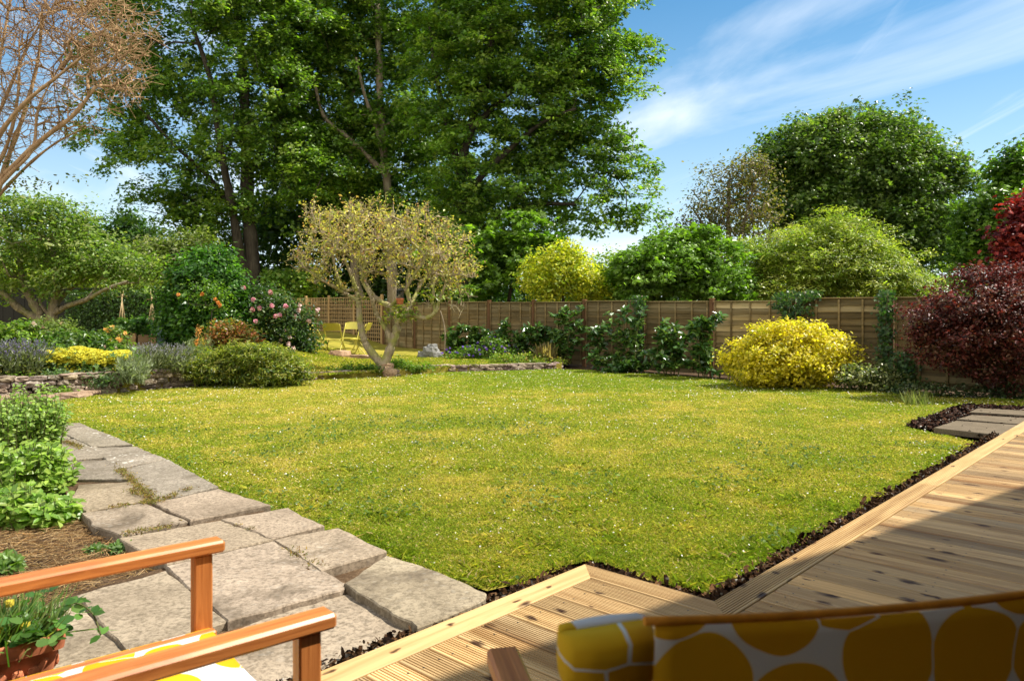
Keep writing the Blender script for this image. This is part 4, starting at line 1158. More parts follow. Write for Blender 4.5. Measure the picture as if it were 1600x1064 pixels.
BS = px_lobes([(1540, 490, 95, 62), (1500, 510, 80, 55), (1580, 470, 70, 50), (1610, 520, 80, 80), (1460, 500, 45, 35), (1480, 545, 50, 34), (1560, 560, 70, 45), (1530, 440, 45, 24), (1440, 525, 22, 14), (1660, 480, 70, 80)], 11.9, .8)
b = G(1575, 616)
tree('burgundy_shrub', 'large burgundy leaved shrub with arching branches at the right of the fence', 'shrub', BS,
     [smooth_path(np.array([b + [q * .1 - .2, .05 * (q % 2), 0], b + [q * .16 - .4, 0, .45], b + [q * .32 - .8, .1, .95]]), np.array([.02, .017, .012]), 4) for q in range(5)] +
     [smooth_path(np.array([b + [-.15, 0, 0], b + [-.55, -.1, .22], b + [-.85, -.15, .5]]), np.array([.018, .014, .01]), 4)], b,
     240, 1450, 26, .085, .05, T_OVAL, [(.080, .022, .016), (.125, .030, .022), (.18, .045, .034), (.045, .018, .013), (.15, .075, .04)], wood='bark_old', leafm='purple_leaf', step=.22, tip=.0045, shell=.8, crown='foliage', trunk='stem', onbranch=.35, flat=.6)
shrub('periwinkle', 'dark ground cover with pale flecks under the burgundy shrub', px_lobes([(1450, 608, 60, 9), (1520, 613, 60, 10), (1590, 605, 40, 20), (1580, 620, 50, 8), (1640, 615, 50, 16)], 12.0, 1), G(1520, 622), 260, 18, .06, .045, T_OVAL, [(.05, .09, .025), (.09, .13, .05), (.24, .26, .16), (.035, .07, .02)], cat='plant', r0=.006, hgt=.05)
mb = MB()
for q in range(26):
    x_, y_ = 1415 + 42 * rng.random(), 626 + 8 * rng.random(); p = G(x_, y_)
    mb.leaves(np.repeat(p[None], 5, 0) + rng.normal(0, .01, (5, 3)) * [1, 1, 0], np.array([0, -1., .2]) + .4 * rng.normal(size=(5, 3)), .10 + .14 * rng.random(5), T_NEEDLE, pick([(.20, .26, .06), (.28, .30, .10)], 5), T=np.array([0, 0, 1.]) + .3 * rng.normal(size=(5, 3)))
tag(mb.build('tall_grass', M['grass']), 'unmown tuft of long grass at the lawn edge before the burgundy shrub', 'grass tuft')

def laurel(label, xs, ytop, D, n_st=4, dens=1.0, zb=LAWN, lit=True):
    x0, x1 = xs; base = W((x0 + x1) / 2, 0, D); base[2] = zb
    t = thing('laurel_bush', label, 'shrub', base, 'laurels planted along the fence')
    ms, ml = MB(), MB()
    for q in range(n_st):
        x = x0 + (x1 - x0) * (q + .5) / n_st + rng.normal(0, 4); d = D + rng.normal(0, .12)
        top = W(x, ytop + abs(rng.normal(0, 14)), d); b_ = np.array([base[0] + (top[0] - base[0]) * .5, d, zb])
        P, _ = smooth_path(np.array([b_, (b_ + top) / 2 + rng.normal(0, .05, 3), top]), np.zeros(3), 7)
        ms.path(P, np.linspace(.014, .005, len(P)), 6)
        for s_ in range(5):
            i = rng.integers(len(P) // 4, len(P)); L = .15 + .22 * rng.random(); dv = nrm(rng.normal(size=3) * [1, 1, .3] + [0, 0, .5]); e_ = P[i] + dv * L
            ms.tubes(P[i], e_, .006, .004, 4)
            m = int(16 * dens); tt = .3 + .7 * rng.random(m); Q = P[i] + dv * L * tt[:, None]
            T = nrm(.6 * dv + .9 * rng.normal(size=(m, 3)) + [0, 0, .25]); ml.leaves(Q, np.array([0, 0, 1.]) + .5 * rng.normal(size=(m, 3)) - [0, .25, 0], .12 + .05 * rng.random(m), T_OVAL, pick([(.05, .12, .022), (.07, .15, .03), (.035, .085, .016), (.12, .20, .04)], m), T)
        m = int(46 * dens); ii = rng.integers(len(P) // 5, len(P), m); T = nrm(rng.normal(size=(m, 3)) * [1, 1, .3] + [0, 0, .35])
        ml.leaves(P[ii], np.array([0, 0, 1.]) + .5 * rng.normal(size=(m, 3)), .12 + .06 * rng.random(m), T_OVAL, pick([(.05, .12, .022), (.07, .15, .03), (.035, .085, .016), (.15, .23, .05)], m), T)
    ms.build('stem', M['stem'], t); ml.build('foliage', M['gloss_leaf'], t)
laurel('tall sunlit laurel with upright shoots, nearest to the golden shrub', (1085, 1112), 492, 15.2, 4, 1.4)
laurel('broad sunlit laurel left of the tallest shoots and right of a bare fence gap', (1022, 1075), 503, 15.6, 5, 1.3)
laurel('dark leggy laurel standing before the fence post in the middle', (960, 1004), 497, 16.6, 5, .8)
laurel('slim laurel with few leaves just right of the ivy-clad post', (918, 945), 505, 17.6, 3, .7)
laurel('laurel with bright upper leaves left of the ivy-clad post', (868, 900), 490, 18.3, 4, 1.2, -.05)
laurel('low laurel behind the edge of the flower bed end', (826, 866), 505, 19.2, 5, 1.3, -.02)
laurel('dense low laurel behind the violet flowers', (770, 822), 507, 19.8, 6, 1.3, 0)
laurel('dark laurel at the fence behind the thin bare stake', (690, 760), 510, 20.6, 7, 1.3, 0)
laurel('very low dark laurel seedlings filling the shade at the foot of the fence', (935, 1010), 560, 16.4, 6, .8)

# ivy on the fence
def ivy(label, pts, n, sp, proud=.10):
    base = FP0 + FT * PITCH * pts[0][0]; t = thing('ivy', label, 'climbing plant', (base[0], base[1], 0), 'ivy on the fence'); ml, ms = MB(), MB()
    for (k, z0, z1, wd) in pts:
        p = FP0 + FT * PITCH * k + FN * proud; m = int(n * (z1 - z0) * wd * 10)
        C = np.stack([p[0] + FT[0] * wd * rng.normal(0, .5, m), p[1] + FT[1] * wd * rng.normal(0, .5, m), z0 + (z1 - z0) * rng.random(m)], 1) + np.array([FN[0], FN[1], 0]) * np.abs(rng.normal(0, sp, (m, 1)))
        ml.leaves(C, np.array([FN[0], FN[1], .5]) + .5 * rng.normal(size=(m, 3)), .06 + .03 * rng.random(m), T_STAR, pick([(.03, .075, .018), (.05, .11, .022), (.08, .15, .03)], m))
        z = np.linspace(z0, z1, 9); ms.path(np.stack([p[0] + .03 * np.sin(z * 9), p[1] + .03 * np.cos(z * 7), z], 1), .012, 5)
    ml.build('foliage', M['leaf'], t); ms.build('stem', M['bark_old'], t)
ivy('dark ivy column climbing the fence post beneath the yellow shrub', [(3, -.05, 1.55, .20), (3, 1.3, 1.56, .26)], 210, .06)
ivy('ivy mound hanging over the fence top behind the golden shrub', [(1.0, .95, 1.62, .30), (.86, 1.15, 1.60, .26), (1.12, 1.25, 1.58, .2), (.75, 1.42, 1.6, .2)], 150, .06)
ivy('ivy strip hanging down the fence left of the burgundy shrub', [(.02, .1, 1.6, .22), (-.15, 0, .55, .35)], 190, .05)

# bare stake
p = np.array(W(694, 575, 20.4)); p[2] = 0; mb = MB(); mb.path([p, p + [.03, 0, .5], p + [-.02, 0, .9], p + [-.10, 0, 1.2]], [.022, .02, .018, .012], 8, steps=3)
tag(mb.build('bare_sapling', M['bark_pale']), 'thin pale leafless stem standing before the fence', 'sapling')

# ---- violet flower bed
def flowers(mb, P, size, cols, n_pet=5, up=(0, -.5, 1)):
    n = len(P); N = np.asarray(up, float) + .5 * rng.normal(size=(n, 3)); c = pick(cols, n, .12)
    disc = [(math.cos(a_) * (.5 if i % 2 else .3), math.sin(a_) * (.5 if i % 2 else .3), 0.06 * (i % 2)) for i, a_ in enumerate(np.arange(10) * math.pi / 5)]
    mb.leaves(P, N, size, disc, c)
def flower_plant(name, label, lobes, base, nclump, per, spread, size, tpl, cols, nfl, fsize, fcols, cat='plant', leafm='leaf', ftop=True, group=None, **kw):
    t = shrub(name, label, lobes, base, nclump, per, spread, size, tpl, cols, leafm, cat, 20, r0=.005, hgt=.1, group=group, **kw)
    C, O = lobe_points(lobes, nfl, .95, .9 if ftop else .3)
    if nfl > 60:
        mb = MB(); flowers(mb, C + O * .02, fsize, fcols); struct(mb.build('flowers', M['petal'], t), 'stuff'); return t
    srcs = []
    for i in range(nfl):
        if i < 3:
            mb = MB(); nb = 3; flowers(mb, rng.normal(0, fsize * .16, (nb, 3)), fsize, fcols); o = mb.build('flower', M['petal'], t); srcs.append(o)
        else:
            o = srcs[i % 3].copy(); COL.objects.link(o); o.parent = t
        o.matrix_parent_inverse = Matrix(); o.location = Vector(C[i] + O[i] * .02) - t.location; o.rotation_euler = (rng.normal(0, .3), rng.normal(0, .3), rng.random() * 6)
    return t
flower_plant('cranesbill', 'mound of violet cranesbill flowers before the dark laurels', px_lobes([(725, 556, 30, 12), (760, 553, 34, 14), (795, 552, 26, 12), (770, 536, 16, 10)], 19.3, 1), W(750, 565, 19.3) * [1, 1, 0], 150, 22, .07, .06, T_OVAL, GREEN_SYC[:4], 60, .075, [(.16, .08, .48), (.24, .13, .55), (.40, .28, .5)])
flower_plant('alpine_mound', 'low mound of yellow green alpine plants at the end of the stone edging', px_lobes([(820, 562, 40, 8), (850, 565, 30, 7), (800, 566, 30, 6), (785, 560, 20, 7)], 18.0, 1), W(820, 571, 18.0) * [1, 1, 0], 160, 22, .05, .04, T_OVAL, LIME[:3] + GREEN_BRIGHT[:1], 60, .04, [(.55, .45, .04), (.6, .55, .3)])
mb = MB(); p = W(853, 572, 18.2) * [1, 1, 0]
m = 160; T = np.stack([.25 * rng.normal(size=m), .25 * rng.normal(size=m), np.ones(m)], 1); mb.leaves(p + rng.normal(0, .07, (m, 3)) * [1, 1, 0], np.array([0, -1., 0]) + .5 * rng.normal(size=(m, 3)), .3 + .22 * rng.random(m), T_LONG, pick([(.28, .20, .10), (.36, .27, .15), (.18, .16, .06)], m), T)
tag(mb.build('dry_tuft', M['leaf']), 'dry brown tuft of seed heads beside the low alpine mound', 'plant')

# ================================================================== left terrace planting
TB = lambda x, D: np.array([(x - CX) / F * D, D, float(TZ((x - CX) / F * D, D))])
t = shrub('mock_orange', 'big dense rounded green bush beside the lattice, taller than all other terrace shrubs', px_lobes([(322, 470, 58, 70), (300, 490, 42, 55), (345, 480, 42, 60), (325, 425, 42, 30), (310, 520, 50, 28), (352, 520, 34, 30)], 17.8, 1), TB(322, 17.8), 900, 26, .14, .10, T_OVAL, [(.05, .14, .018), (.075, .18, .024), (.11, .22, .03), (.035, .10, .015)], shell=.86, r0=.05)
def bloom_mesh(name, cols, r=.06):
    mb = MB(); m = 26; d = nrm(rng.normal(size=(m, 3)) + [0, -.5, .4]); rr = r * (.35 + .65 * np.arange(m) / m)
    mb.leaves(d * rr[:, None] * .6, d + .3 * rng.normal(size=(m, 3)), r * (.7 + .5 * np.arange(m) / m), [(-.4, -.45, 0), (.2, -.5, .1), (.6, 0, .05), (.2, .5, .1), (-.4, .45, 0)], pick(cols, m, .08)); return mb
def blooms(parent, pts, D, cols, r):
    src = None
    for (x, y) in pts:
        p = W(x, y, D)
        if src is None:
            mb = bloom_mesh('bloom', cols, r); src = mb.build('bloom', M['petal'], parent); src.matrix_parent_inverse = Matrix(); o = src
        else:
            o = src.copy(); COL.objects.link(o); o.parent = parent
        o.matrix_parent_inverse = Matrix()
        o.location = Vector(p) - parent.location; o.rotation_euler = (rng.normal(0, .4), rng.normal(0, .4), rng.random() * 6)
tr_ = shrub('climbing_rose', 'orange-flowered climbing rose spilling over the big rounded bush', px_lobes([(318, 465, 30, 30), (340, 470, 22, 18)], 16.75, .4), TB(320, 16.7), 50, 12, .1, .06, T_OVAL, GREEN_SYC[:3], cat='rose', r0=.015)
blooms(tr_, [(316, 460), (337, 468), (343, 477), (279, 461), (341, 473)], 16.55, [(.72, .30, .06), (.75, .38, .12)], .055)
tr_ = shrub('rose_bush', 'tall pink-flowered rose bush left of the lattice', px_lobes([(400, 480, 36, 40), (430, 500, 36, 40), (380, 490, 26, 50), (410, 530, 44, 30), (445, 500, 22, 34)], 18.2, .9), TB(405, 18.2), 380, 24, .13, .075, T_OVAL, [(.04, .09, .02), (.065, .13, .028), (.12, .17, .04), (.03, .065, .016)], cat='rose', r0=.025)
blooms(tr_, [(380, 450), (422, 457), (396, 469), (446, 479), (425, 478), (405, 482), (431, 495), (436, 493), (399, 503), (394, 484)], 17.45, [(.70, .28, .36), (.74, .42, .45), (.72, .5, .45)], .07)
tr_ = shrub('rose_bush', 'smaller rose bush with white and pale pink blooms next to the yellow chairs', px_lobes([(465, 510, 24, 36), (450, 535, 34, 26), (478, 520, 16, 26), (470, 545, 30, 12)], 18.6, .9), TB(462, 18.6), 200, 24, .12, .07, T_OVAL, [(.04, .09, .02), (.06, .12, .028), (.03, .065, .016)], cat='rose', r0=.02)
blooms(tr_, [(461, 495), (467, 485), (496, 485), (483, 502), (444, 517), (453, 527), (451, 538), (468, 477), (459, 545), (437, 533)], 18.0, [(.74, .58, .55), (.76, .70, .66), (.75, .5, .48)], .065)
shrub('spiraea', 'bronze and yellow spiraea in front of the big rounded bush', px_lobes([(360, 525, 34, 24), (345, 530, 24, 20), (378, 535, 24, 18)], 15.6, .9), TB(360, 15.6), 220, 22, .08, .06, T_OVAL, [(.32, .26, .06), (.38, .18, .05), (.22, .24, .05), (.12, .15, .03), (.40, .12, .05)], r0=.012)
tree('juniper', 'spreading juniper with feathery yellow green sprays over the stone wall', 'shrub', px_lobes([(385, 572, 85, 24), (330, 575, 50, 26), (440, 578, 40, 22), (400, 556, 50, 18), (365, 560, 45, 16), (420, 590, 50, 12), (330, 590, 45, 12)], 13.7, 1.0),
     [smooth_path(np.array([G(390, 594) + [0, .4, .2], G(390, 594) + [q, .2, .35], G(390, 594) + [q * 2, -.1, .4]]), np.array([.04, .03, .015]), 4) for q in (-.45, -.15, .2, .5)], G(390, 594) + [0, .4, .2],
     150, 1100, 24, .085, .075, T_SPRAY, [(.22, .26, .03), (.29, .31, .04), (.14, .19, .024), (.07, .115, .018), (.35, .33, .07)], step=.2, tip=.004, shell=.8, crown='foliage', trunk='stem', flat=.35, onbranch=.2, up=1.0, rough=2.2)
flower_plant('ladys_mantle', 'broad bank of sulphur yellow flowers on top of the stone wall', px_lobes([(90, 563, 40, 18), (130, 565, 44, 18), (165, 567, 36, 16), (185, 563, 18, 14), (75, 567, 22, 14)], 12.9, 1), TB(130, 13.1), 90, 14, .08, .09, T_STAR, [(.15, .25, .07), (.11, .20, .045), (.20, .30, .11)], 9000, .05, [(.62, .58, .04), (.68, .62, .06), (.54, .54, .06)])
def spikes(name, label, cat, px_rows, D, n, hlen, cols, fcols, fl=.06, lean=.25, group=None, base_z=None, fsz=.03):
    t = thing(name, label, cat, TB(px_rows[0], D) if base_z is None else np.array([(px_rows[0] - CX) / F * D, D, base_z]), group); x0, x1 = px_rows[1], px_rows[2]
    b0 = np.array([W(x0 + (x1 - x0) * q, 0, D + rng.normal(0, .2)) for q in rng.random(n)]); b0[:, 2] = TZ(b0[:, 0], b0[:, 1]) if base_z is None else base_z
    c0 = b0.mean(0); dv = np.stack([(b0[:, 0] - c0[0]) * .45 + lean * rng.normal(size=n), (b0[:, 1] - c0[1]) * .4 - .1 + lean * rng.normal(size=n), np.ones(n)], 1)
    L = hlen * (.65 + .45 * rng.random(n)); e_ = b0 + nrm(dv) * L[:, None]
    ms = MB(); ms.tubes(b0, e_, .004, .002, 3, pick(cols, n)); 
    k = 5
    for q in range(k):
        P = b0 + (e_ - b0) * (.2 + .65 * rng.random((n, 1))); ms.leaves(P, np.array([0, -1., .6]) + .6 * rng.normal(size=(n, 3)), .07 + .05 * rng.random(n), T_LONG, pick(cols, n), nrm(dv) + .5 * rng.normal(size=(n, 3)))
    ms.build('foliage', M['leaf'], t)
    if fcols:
        mf = MB(); m = 7
        for q in range(m):
            P = e_ - nrm(dv) * (fl * q / m); mf.leaves(P, rng.normal(size=(n, 3)), fsz, T_OVAL, pick(fcols, n))
        struct(mf.build('flowers', M['petal'], t), 'stuff')
    return t
spikes('lavender', 'grey green lavender with violet heads at the far left on the wall', 'plant', (20, -40, 60), 12.6, 520, .55, [(.14, .17, .06), (.19, .21, .08), (.10, .13, .05)], [(.20, .16, .36), (.24, .20, .38), (.14, .15, .16)], .07, .2, fsz=.02)
spikes('lavender', 'lavender clump with grey flower spikes left of the juniper', 'plant', (256, 218, 290), 13.5, 380, .45, [(.17, .20, .08), (.22, .24, .10), (.12, .15, .06)], [(.26, .25, .33), (.34, .32, .38), (.20, .22, .16)], .07, .22, fsz=.02)
for lab_, rows_, d_, cl_ in [('small bright cushion plant at the foot of the mossy wall', [(90, 613, 16, 6), (70, 618, 12, 5)], 12.1, GREEN_BRIGHT), ('dark trailing plant hanging over the wall below the lavender', [(20, 600, 34, 12), (50, 606, 20, 9), (-20, 602, 30, 14)], 12.1, GREEN_SYC), ('blue green trailing plant on the wall beneath the yellow flowers', [(120, 592, 34, 8), (160, 594, 26, 8), (90, 588, 20, 6)], 12.5, [(.16, .24, .12), (.11, .19, .07), (.20, .28, .14)])]:
    shrub('rockery_plant', lab_, px_lobes(rows_, d_, 1), W(rows_[0][0], 600, d_ + .1), 70, 18, .06, .05, T_OVAL, cl_, cat='plant', r0=.004, hgt=.03, group='plants on the stone wall')
spikes('sage_plant', 'silvery sage spilling down the face of the stone wall', 'plant', (208, 190, 226), 12.65, 240, .46, [(.22, .26, .14), (.17, .21, .10), (.28, .31, .18)], None, lean=.35, base_z=.08)
flower_plant('potentilla', 'rounded pale green shrub before the old apple trunk', px_lobes([(70, 520, 34, 16), (95, 525, 26, 18), (55, 530, 26, 12)], 15.6, 1), TB(75, 15.6), 200, 22, .08, .05, T_OVAL, [(.16, .22, .05), (.12, .19, .035), (.20, .25, .07)], 6, .09, [(.7, .42, .35)])
flower_plant('border_perennial', 'leafy perennials with a few blooms at the far left of the terrace', px_lobes([(25, 520, 36, 18), (-20, 525, 40, 20), (5, 540, 36, 14)], 15.2, 1), TB(15, 15.2), 170, 20, .09, .075, T_OVAL, GREEN_SYC + [(.18, .22, .05)], 8, .08, [(.7, .6, .5)])
flower_plant('peony', 'dark green leafy clump behind the sulphur yellow flowers', px_lobes([(120, 538, 40, 17), (150, 545, 34, 15), (95, 548, 40, 13), (170, 552, 20, 10)], 14.2, 1), TB(125, 14.2), 190, 22, .08, .085, T_OVAL, [(.06, .13, .02), (.09, .17, .03), (.14, .21, .045)], 5, .08, [(.7, .5, .4)])
flower_plant('yellow_rose', 'small rose with yellow blooms at the right end of the leafy perennials', px_lobes([(178, 530, 18, 20), (184, 545, 16, 14)], 14.6, 1), TB(180, 14.6), 60, 18, .07, .07, T_OVAL, [(.11, .18, .04), (.18, .24, .06)], 9, .10, [(.75, .55, .06), (.75, .42, .12)], cat='rose')
# red hot pokers
t = spikes('poker_plant', 'tall orange and yellow poker flowers beside the spiraea', 'plant', (312, 300, 322), 15.2, 130, .42, [(.18, .24, .09), (.24, .28, .13)], None, lean=.3)
mf, ms = MB(), MB()
for (x, y, cc) in [(308, 534, (.72, .32, .06)), (318, 536, (.72, .55, .05)), (310, 516, (.7, .38, .1)), (327, 532, (.3, .33, .15))]:
    p = W(x, y, 15.1); b_ = TB(313, 15.2); ms.tubes(b_, p, .009, .007, 5); m = 70
    mf = MB(); mf.leaves(p + rng.normal(size=(m, 3)) * [.025, .025, .05], rng.normal(size=(m, 3)), .05, T_LONG, pick([cc], m), np.array([0, 0, -1.]) + .8 * rng.normal(size=(m, 3))); mf.build('flower', M['petal'], t)
ms.build('stem', M['stem'], t)
# weeds round the fruit tree and on the edging
for nm, lab, rows, D_, cl in [('weed_clump', 'low dark leafy weeds on the edging left of the fruit tree trunk', [(560, 575, 28, 5), (530, 580, 22, 4), (585, 578, 14, 6)], 15.7, GREEN_SYC), ('weed_clump', 'bright low weeds at the right foot of the fruit tree trunk', [(640, 575, 22, 5), (660, 574, 16, 5), (625, 568, 12, 7)], 16.2, GREEN_BRIGHT)]:
    shrub(nm, lab, px_lobes(rows, D_, 1), W(rows[0][0], 583, D_), 80, 18, .06, .05, T_OVAL, cl, cat='weed', r0=.004, hgt=.04)
# ================================================================== dry stone wall and stone edging
def rock_mesh(mb, c, size, col, yaw=0):
    k = 3
    # cube-sphere with noise: 6 faces x k x k
    lin = np.linspace(-1, 1, k + 1); V, Fc = [], []
    for ax in range(3):
        for sg in (-1, 1):
            n0 = len(V)
            for i in range(k + 1):
                for j in range(k + 1):
                    p = [0, 0, 0]; p[ax] = sg; p[(ax + 1) % 3] = lin[i]; p[(ax + 2) % 3] = lin[j]; V.append(p)
            for i in range(k):
                for j in range(k):
                    f = [n0 + i * (k + 1) + j, n0 + (i + 1) * (k + 1) + j, n0 + (i + 1) * (k + 1) + j + 1, n0 + i * (k + 1) + j + 1]
                    Fc.append(f if sg > 0 else f[::-1])
    V = np.array(V, float); nn = V / np.linalg.norm(V, axis=1, keepdims=True); V = V * .45 + nn * .62
    key = np.round(V, 3); uq, inv = np.unique(key, axis=0, return_inverse=True); V = V + rng.normal(0, .09, (len(uq), 3))[inv.ravel()]
    V = V * np.asarray(size) / 2
    cy, sy = math.cos(yaw), math.sin(yaw); R = np.array([[cy, -sy, 0], [sy, cy, 0], [0, 0, 1]])
    mb.add(V @ R.T + np.asarray(c), np.array(Fc), col)
def stone_run(mb, pts, zlow, zhigh_fn, hs=(.05, .10), ls=(.10, .28), depth=.22):
    pts = np.asarray(pts, float)
    for a_, b_ in zip(pts[:-1], pts[1:]):
        d = b_ - a_; L = np.hypot(*d); yaw = math.atan2(d[1], d[0]); u = d / L
        z = zlow; ztop = zhigh_fn((a_ + b_) / 2)
        while z < ztop - .01:
            h = min(hs[0] + (hs[1] - hs[0]) * rng.random(), ztop - z + .02); s = -.05 * rng.random()
            while s < L:
                l = ls[0] + (ls[1] - ls[0]) * rng.random(); p = a_ + u * (s + l / 2)
                cc = math.exp(rng.normal(0, .28)); tint = np.array([1, 1 + rng.normal(0, .04), 1 + rng.normal(0, .08)]) * cc
                rock_mesh(mb, (p[0] + rng.normal(0, .015), p[1] + rng.normal(0, .02), z + h / 2), (l * 1.04, depth, h * 1.12), tint, yaw + rng.normal(0, .06)); s += l
            z += h
mb = MB(); wall_pts = [tuple(G(x, y)[:2]) for x, y in [(-120, 632), (0, 622), (100, 617), (200, 609), (300, 602), (400, 597), (470, 593)]]
stone_run(mb, wall_pts, -.13, lambda p: float(TZ(p[0], p[1])) + .03)
tag(mb.build('dry_stone_wall', M['rock']), 'low mossy dry stone wall holding up the left terrace', 'wall')
mb = MB(); edge_pts = [tuple(G(x, y)[:2]) for x, y in [(474, 592), (540, 588), (607, 585), (660, 580), (700, 578.5), (760, 577.5), (800, 576.5), (840, 575.5), (875, 573)]]
stone_run(mb, edge_pts, -.12, lambda p: float(TZ(p[0], p[1])) + .02, (.06, .09), (.14, .34), .16)
tag(mb.build('stone_edging', M['rock']), 'thin row of rough stones stepping the lawn up below the fruit tree', 'edging')
mb = MB()
for (x, y, zz2) in [(603, 578, .0), (611, 580, -.02), (607, 577, .06)]:
    p = G(x, y, 0); rock_mesh(mb, (p[0], p[1] - .12, zz2), (.26, .22, .16), (1.4, 1.2, 1.0), .3)
tag(mb.build('stone_pile', M['rock']), 'little heap of pinkish stones at the foot of the fruit tree', 'stones')
# flat stones at the wall foot, left
for i, (x, y, w_, h_) in enumerate([(20, 628, .7, .09), (70, 626, .5, .07), (110, 621, .55, .06), (135, 617, .4, .05), (40, 640, .5, .05)]):
    mb = MB(); p = G(x, y, -.1); rock_mesh(mb, p + [0, 0, .02], (w_, .3, h_ + .06), (1.05, .9, .8), .3 * rng.normal())
    tag(mb.build('flat_stone', M['rock']), ['long flat stone at the far left foot of the mossy wall', 'flat stone half hidden by herbs below the mossy wall', 'pale flat stone lying below the sulphur yellow flowers', 'smallest flat stone, at the corner of the lawn by the wall', 'flat stone among the herbs at the start of the path'][i], 'stone', 'loose stones below the wall')
# boulders
mb = MB(); p = W(673, 560, 19.8) * [1, 1, 0]
for dx, dz, s in [(0, .12, .42), (-.2, .06, .26), (.2, .05, .24), (.05, .26, .24)]: rock_mesh(mb, p + [dx, 0, dz], (s, s * .8, s * .75), (1, 1, 1), dx)
tag(mb.build('rock_pile', M['rock_grey']), 'pile of pale grey rocks at the foot of the fence right of the fruit tree', 'rocks')
mb = MB(); p = W(530, 556, 19.2) * [1, 1, 0]
rock_mesh(mb, p + [0, 0, .08], (.5, .35, .28), (1.5, 1.2, 1.0), .2); rock_mesh(mb, p + [.5, .1, .03], (.9, .3, .14), (1.2, 1.0, .9), 0)
tag(mb.build('boulder', M['rock']), 'pinkish boulder lying in front of the yellow chairs', 'rock')

# ================================================================== raised bed, canes, tank
def raised_bed(label, x0, x1, D, depth):
    a_, b_ = TB(x0, D), TB(x1, D); z = min(a_[2], b_[2]) - .02
    t = thing('raised_bed', label, 'raised bed', ((a_[0] + b_[0]) / 2, D, z), 'timber raised beds')
    w_ = b_[0] - a_[0]
    for (c_, s_) in [(((a_[0] + b_[0]) / 2, D, z + .14), (w_, .05, .28)), (((a_[0] + b_[0]) / 2, D + depth, z + .14), (w_, .05, .28))]:
        mb = MB(); mb.box(c_, s_, bev=.006, col=(.8, .75, .7)); mb.build('side_board', M['bed_timber'], t)
    for xx_ in (a_[0], b_[0]):
        mb = MB(); mb.box((xx_, D + depth / 2, z + .14), (.05, depth - .054, .28), bev=.006, col=(.8, .75, .7)); mb.build('side_board', M['bed_timber'], t)
    mb = MB(); mb.box(((a_[0] + b_[0]) / 2, D + depth / 2, z + .11), (w_ - .054, depth - .06, .2)); mb.build('soil', M['soil'], t)
    for xx_ in (b_[0],):
        mb = MB(); mb.box((xx_ + .03, D - .04, z + .15), (.12, .06, .32), bev=.006, col=(1.6, 1.5, 1.4)); mb.build('corner_post', M['bed_timber'], t)
raised_bed('brown timber raised bed with bean plants, left of the pale corner post', 184, 208, 18.0, 1.4)
raised_bed('second timber raised bed, nearer to the blue grey tank', 216, 240, 17.7, 1.3)
for lab, rows, D_ in [('bean plants climbing canes in the left raised bed', [(190, 514, 18, 12), (205, 518, 12, 8)], 18.5), ('leafy vegetables in the raised bed near the tank', [(220, 512, 12, 14), (236, 520, 12, 8)], 18.3)]:
    shrub('bean_plants', lab, px_lobes(rows, D_, 1), TB(rows[0][0], D_) + [0, 0, .15], 110, 18, .09, .09, T_OVAL, [(.05, .13, .025), (.08, .17, .03), (.12, .2, .045)], cat='plant', r0=.006)
def wigwam(label, xs, ytop, D, tie):
    t = thing('cane_wigwam', label, 'cane support', TB(sum(xs) / len(xs), D), 'bean cane wigwams'); cx = sum(xs) / len(xs)
    for i, x in enumerate(xs):
        mb = MB(); b_ = TB(x, D + .35 * (i % 2) - .15) + [0, 0, .2]; a_ = W(cx + (cx - x) * .25, ytop + 4 * (i % 3), D + .1); mb.tubes(b_, a_, .011, .009, 6, caps=True); mb.build('cane', M['cane'], t)
    mb = MB(); p = W(cx, tie, D); mb.bar(p - [.12, 0, 0], p + [.12, 0, .02], .02, .02); mb.build('tie', M['cane'], t)
wigwam('left wigwam of bamboo canes tied near the top', [182, 188, 193, 199], 455, 18.6, 464)
wigwam('right wigwam of bamboo canes standing by the blue grey tank', [228, 234, 241, 246], 455, 18.3, 468)
mb = MB(); p = TB(252, 17.5); w_ = 13 / F * 17.5 / 2
prof = [(-w_ * 1.05, 0), (w_ * 1.05, 0), (w_ * .95, .55), (w_ * .75, .78), (w_ * .2, .84), (-w_ * .6, .82), (-w_ * .85, .6)]
V = np.array([[p[0] + a_, p[1] + d_, p[2] + z_] for d_ in (0, .4) for a_, z_ in prof]); k = len(prof)
mb.add(V, [[i, (i + 1) % k, k + (i + 1) % k, k + i] for i in range(k)] + [list(range(k))[::-1], list(range(k, 2 * k))])
for z_ in (.3, .5, .65): mb.box((p[0], p[1] - .004, p[2] + z_), (w_ * 1.7, .012, .018))
tag(mb.build('compost_bin', M['tank']), 'blue grey plastic garden bin standing between the canes and the big bush', 'garden bin')

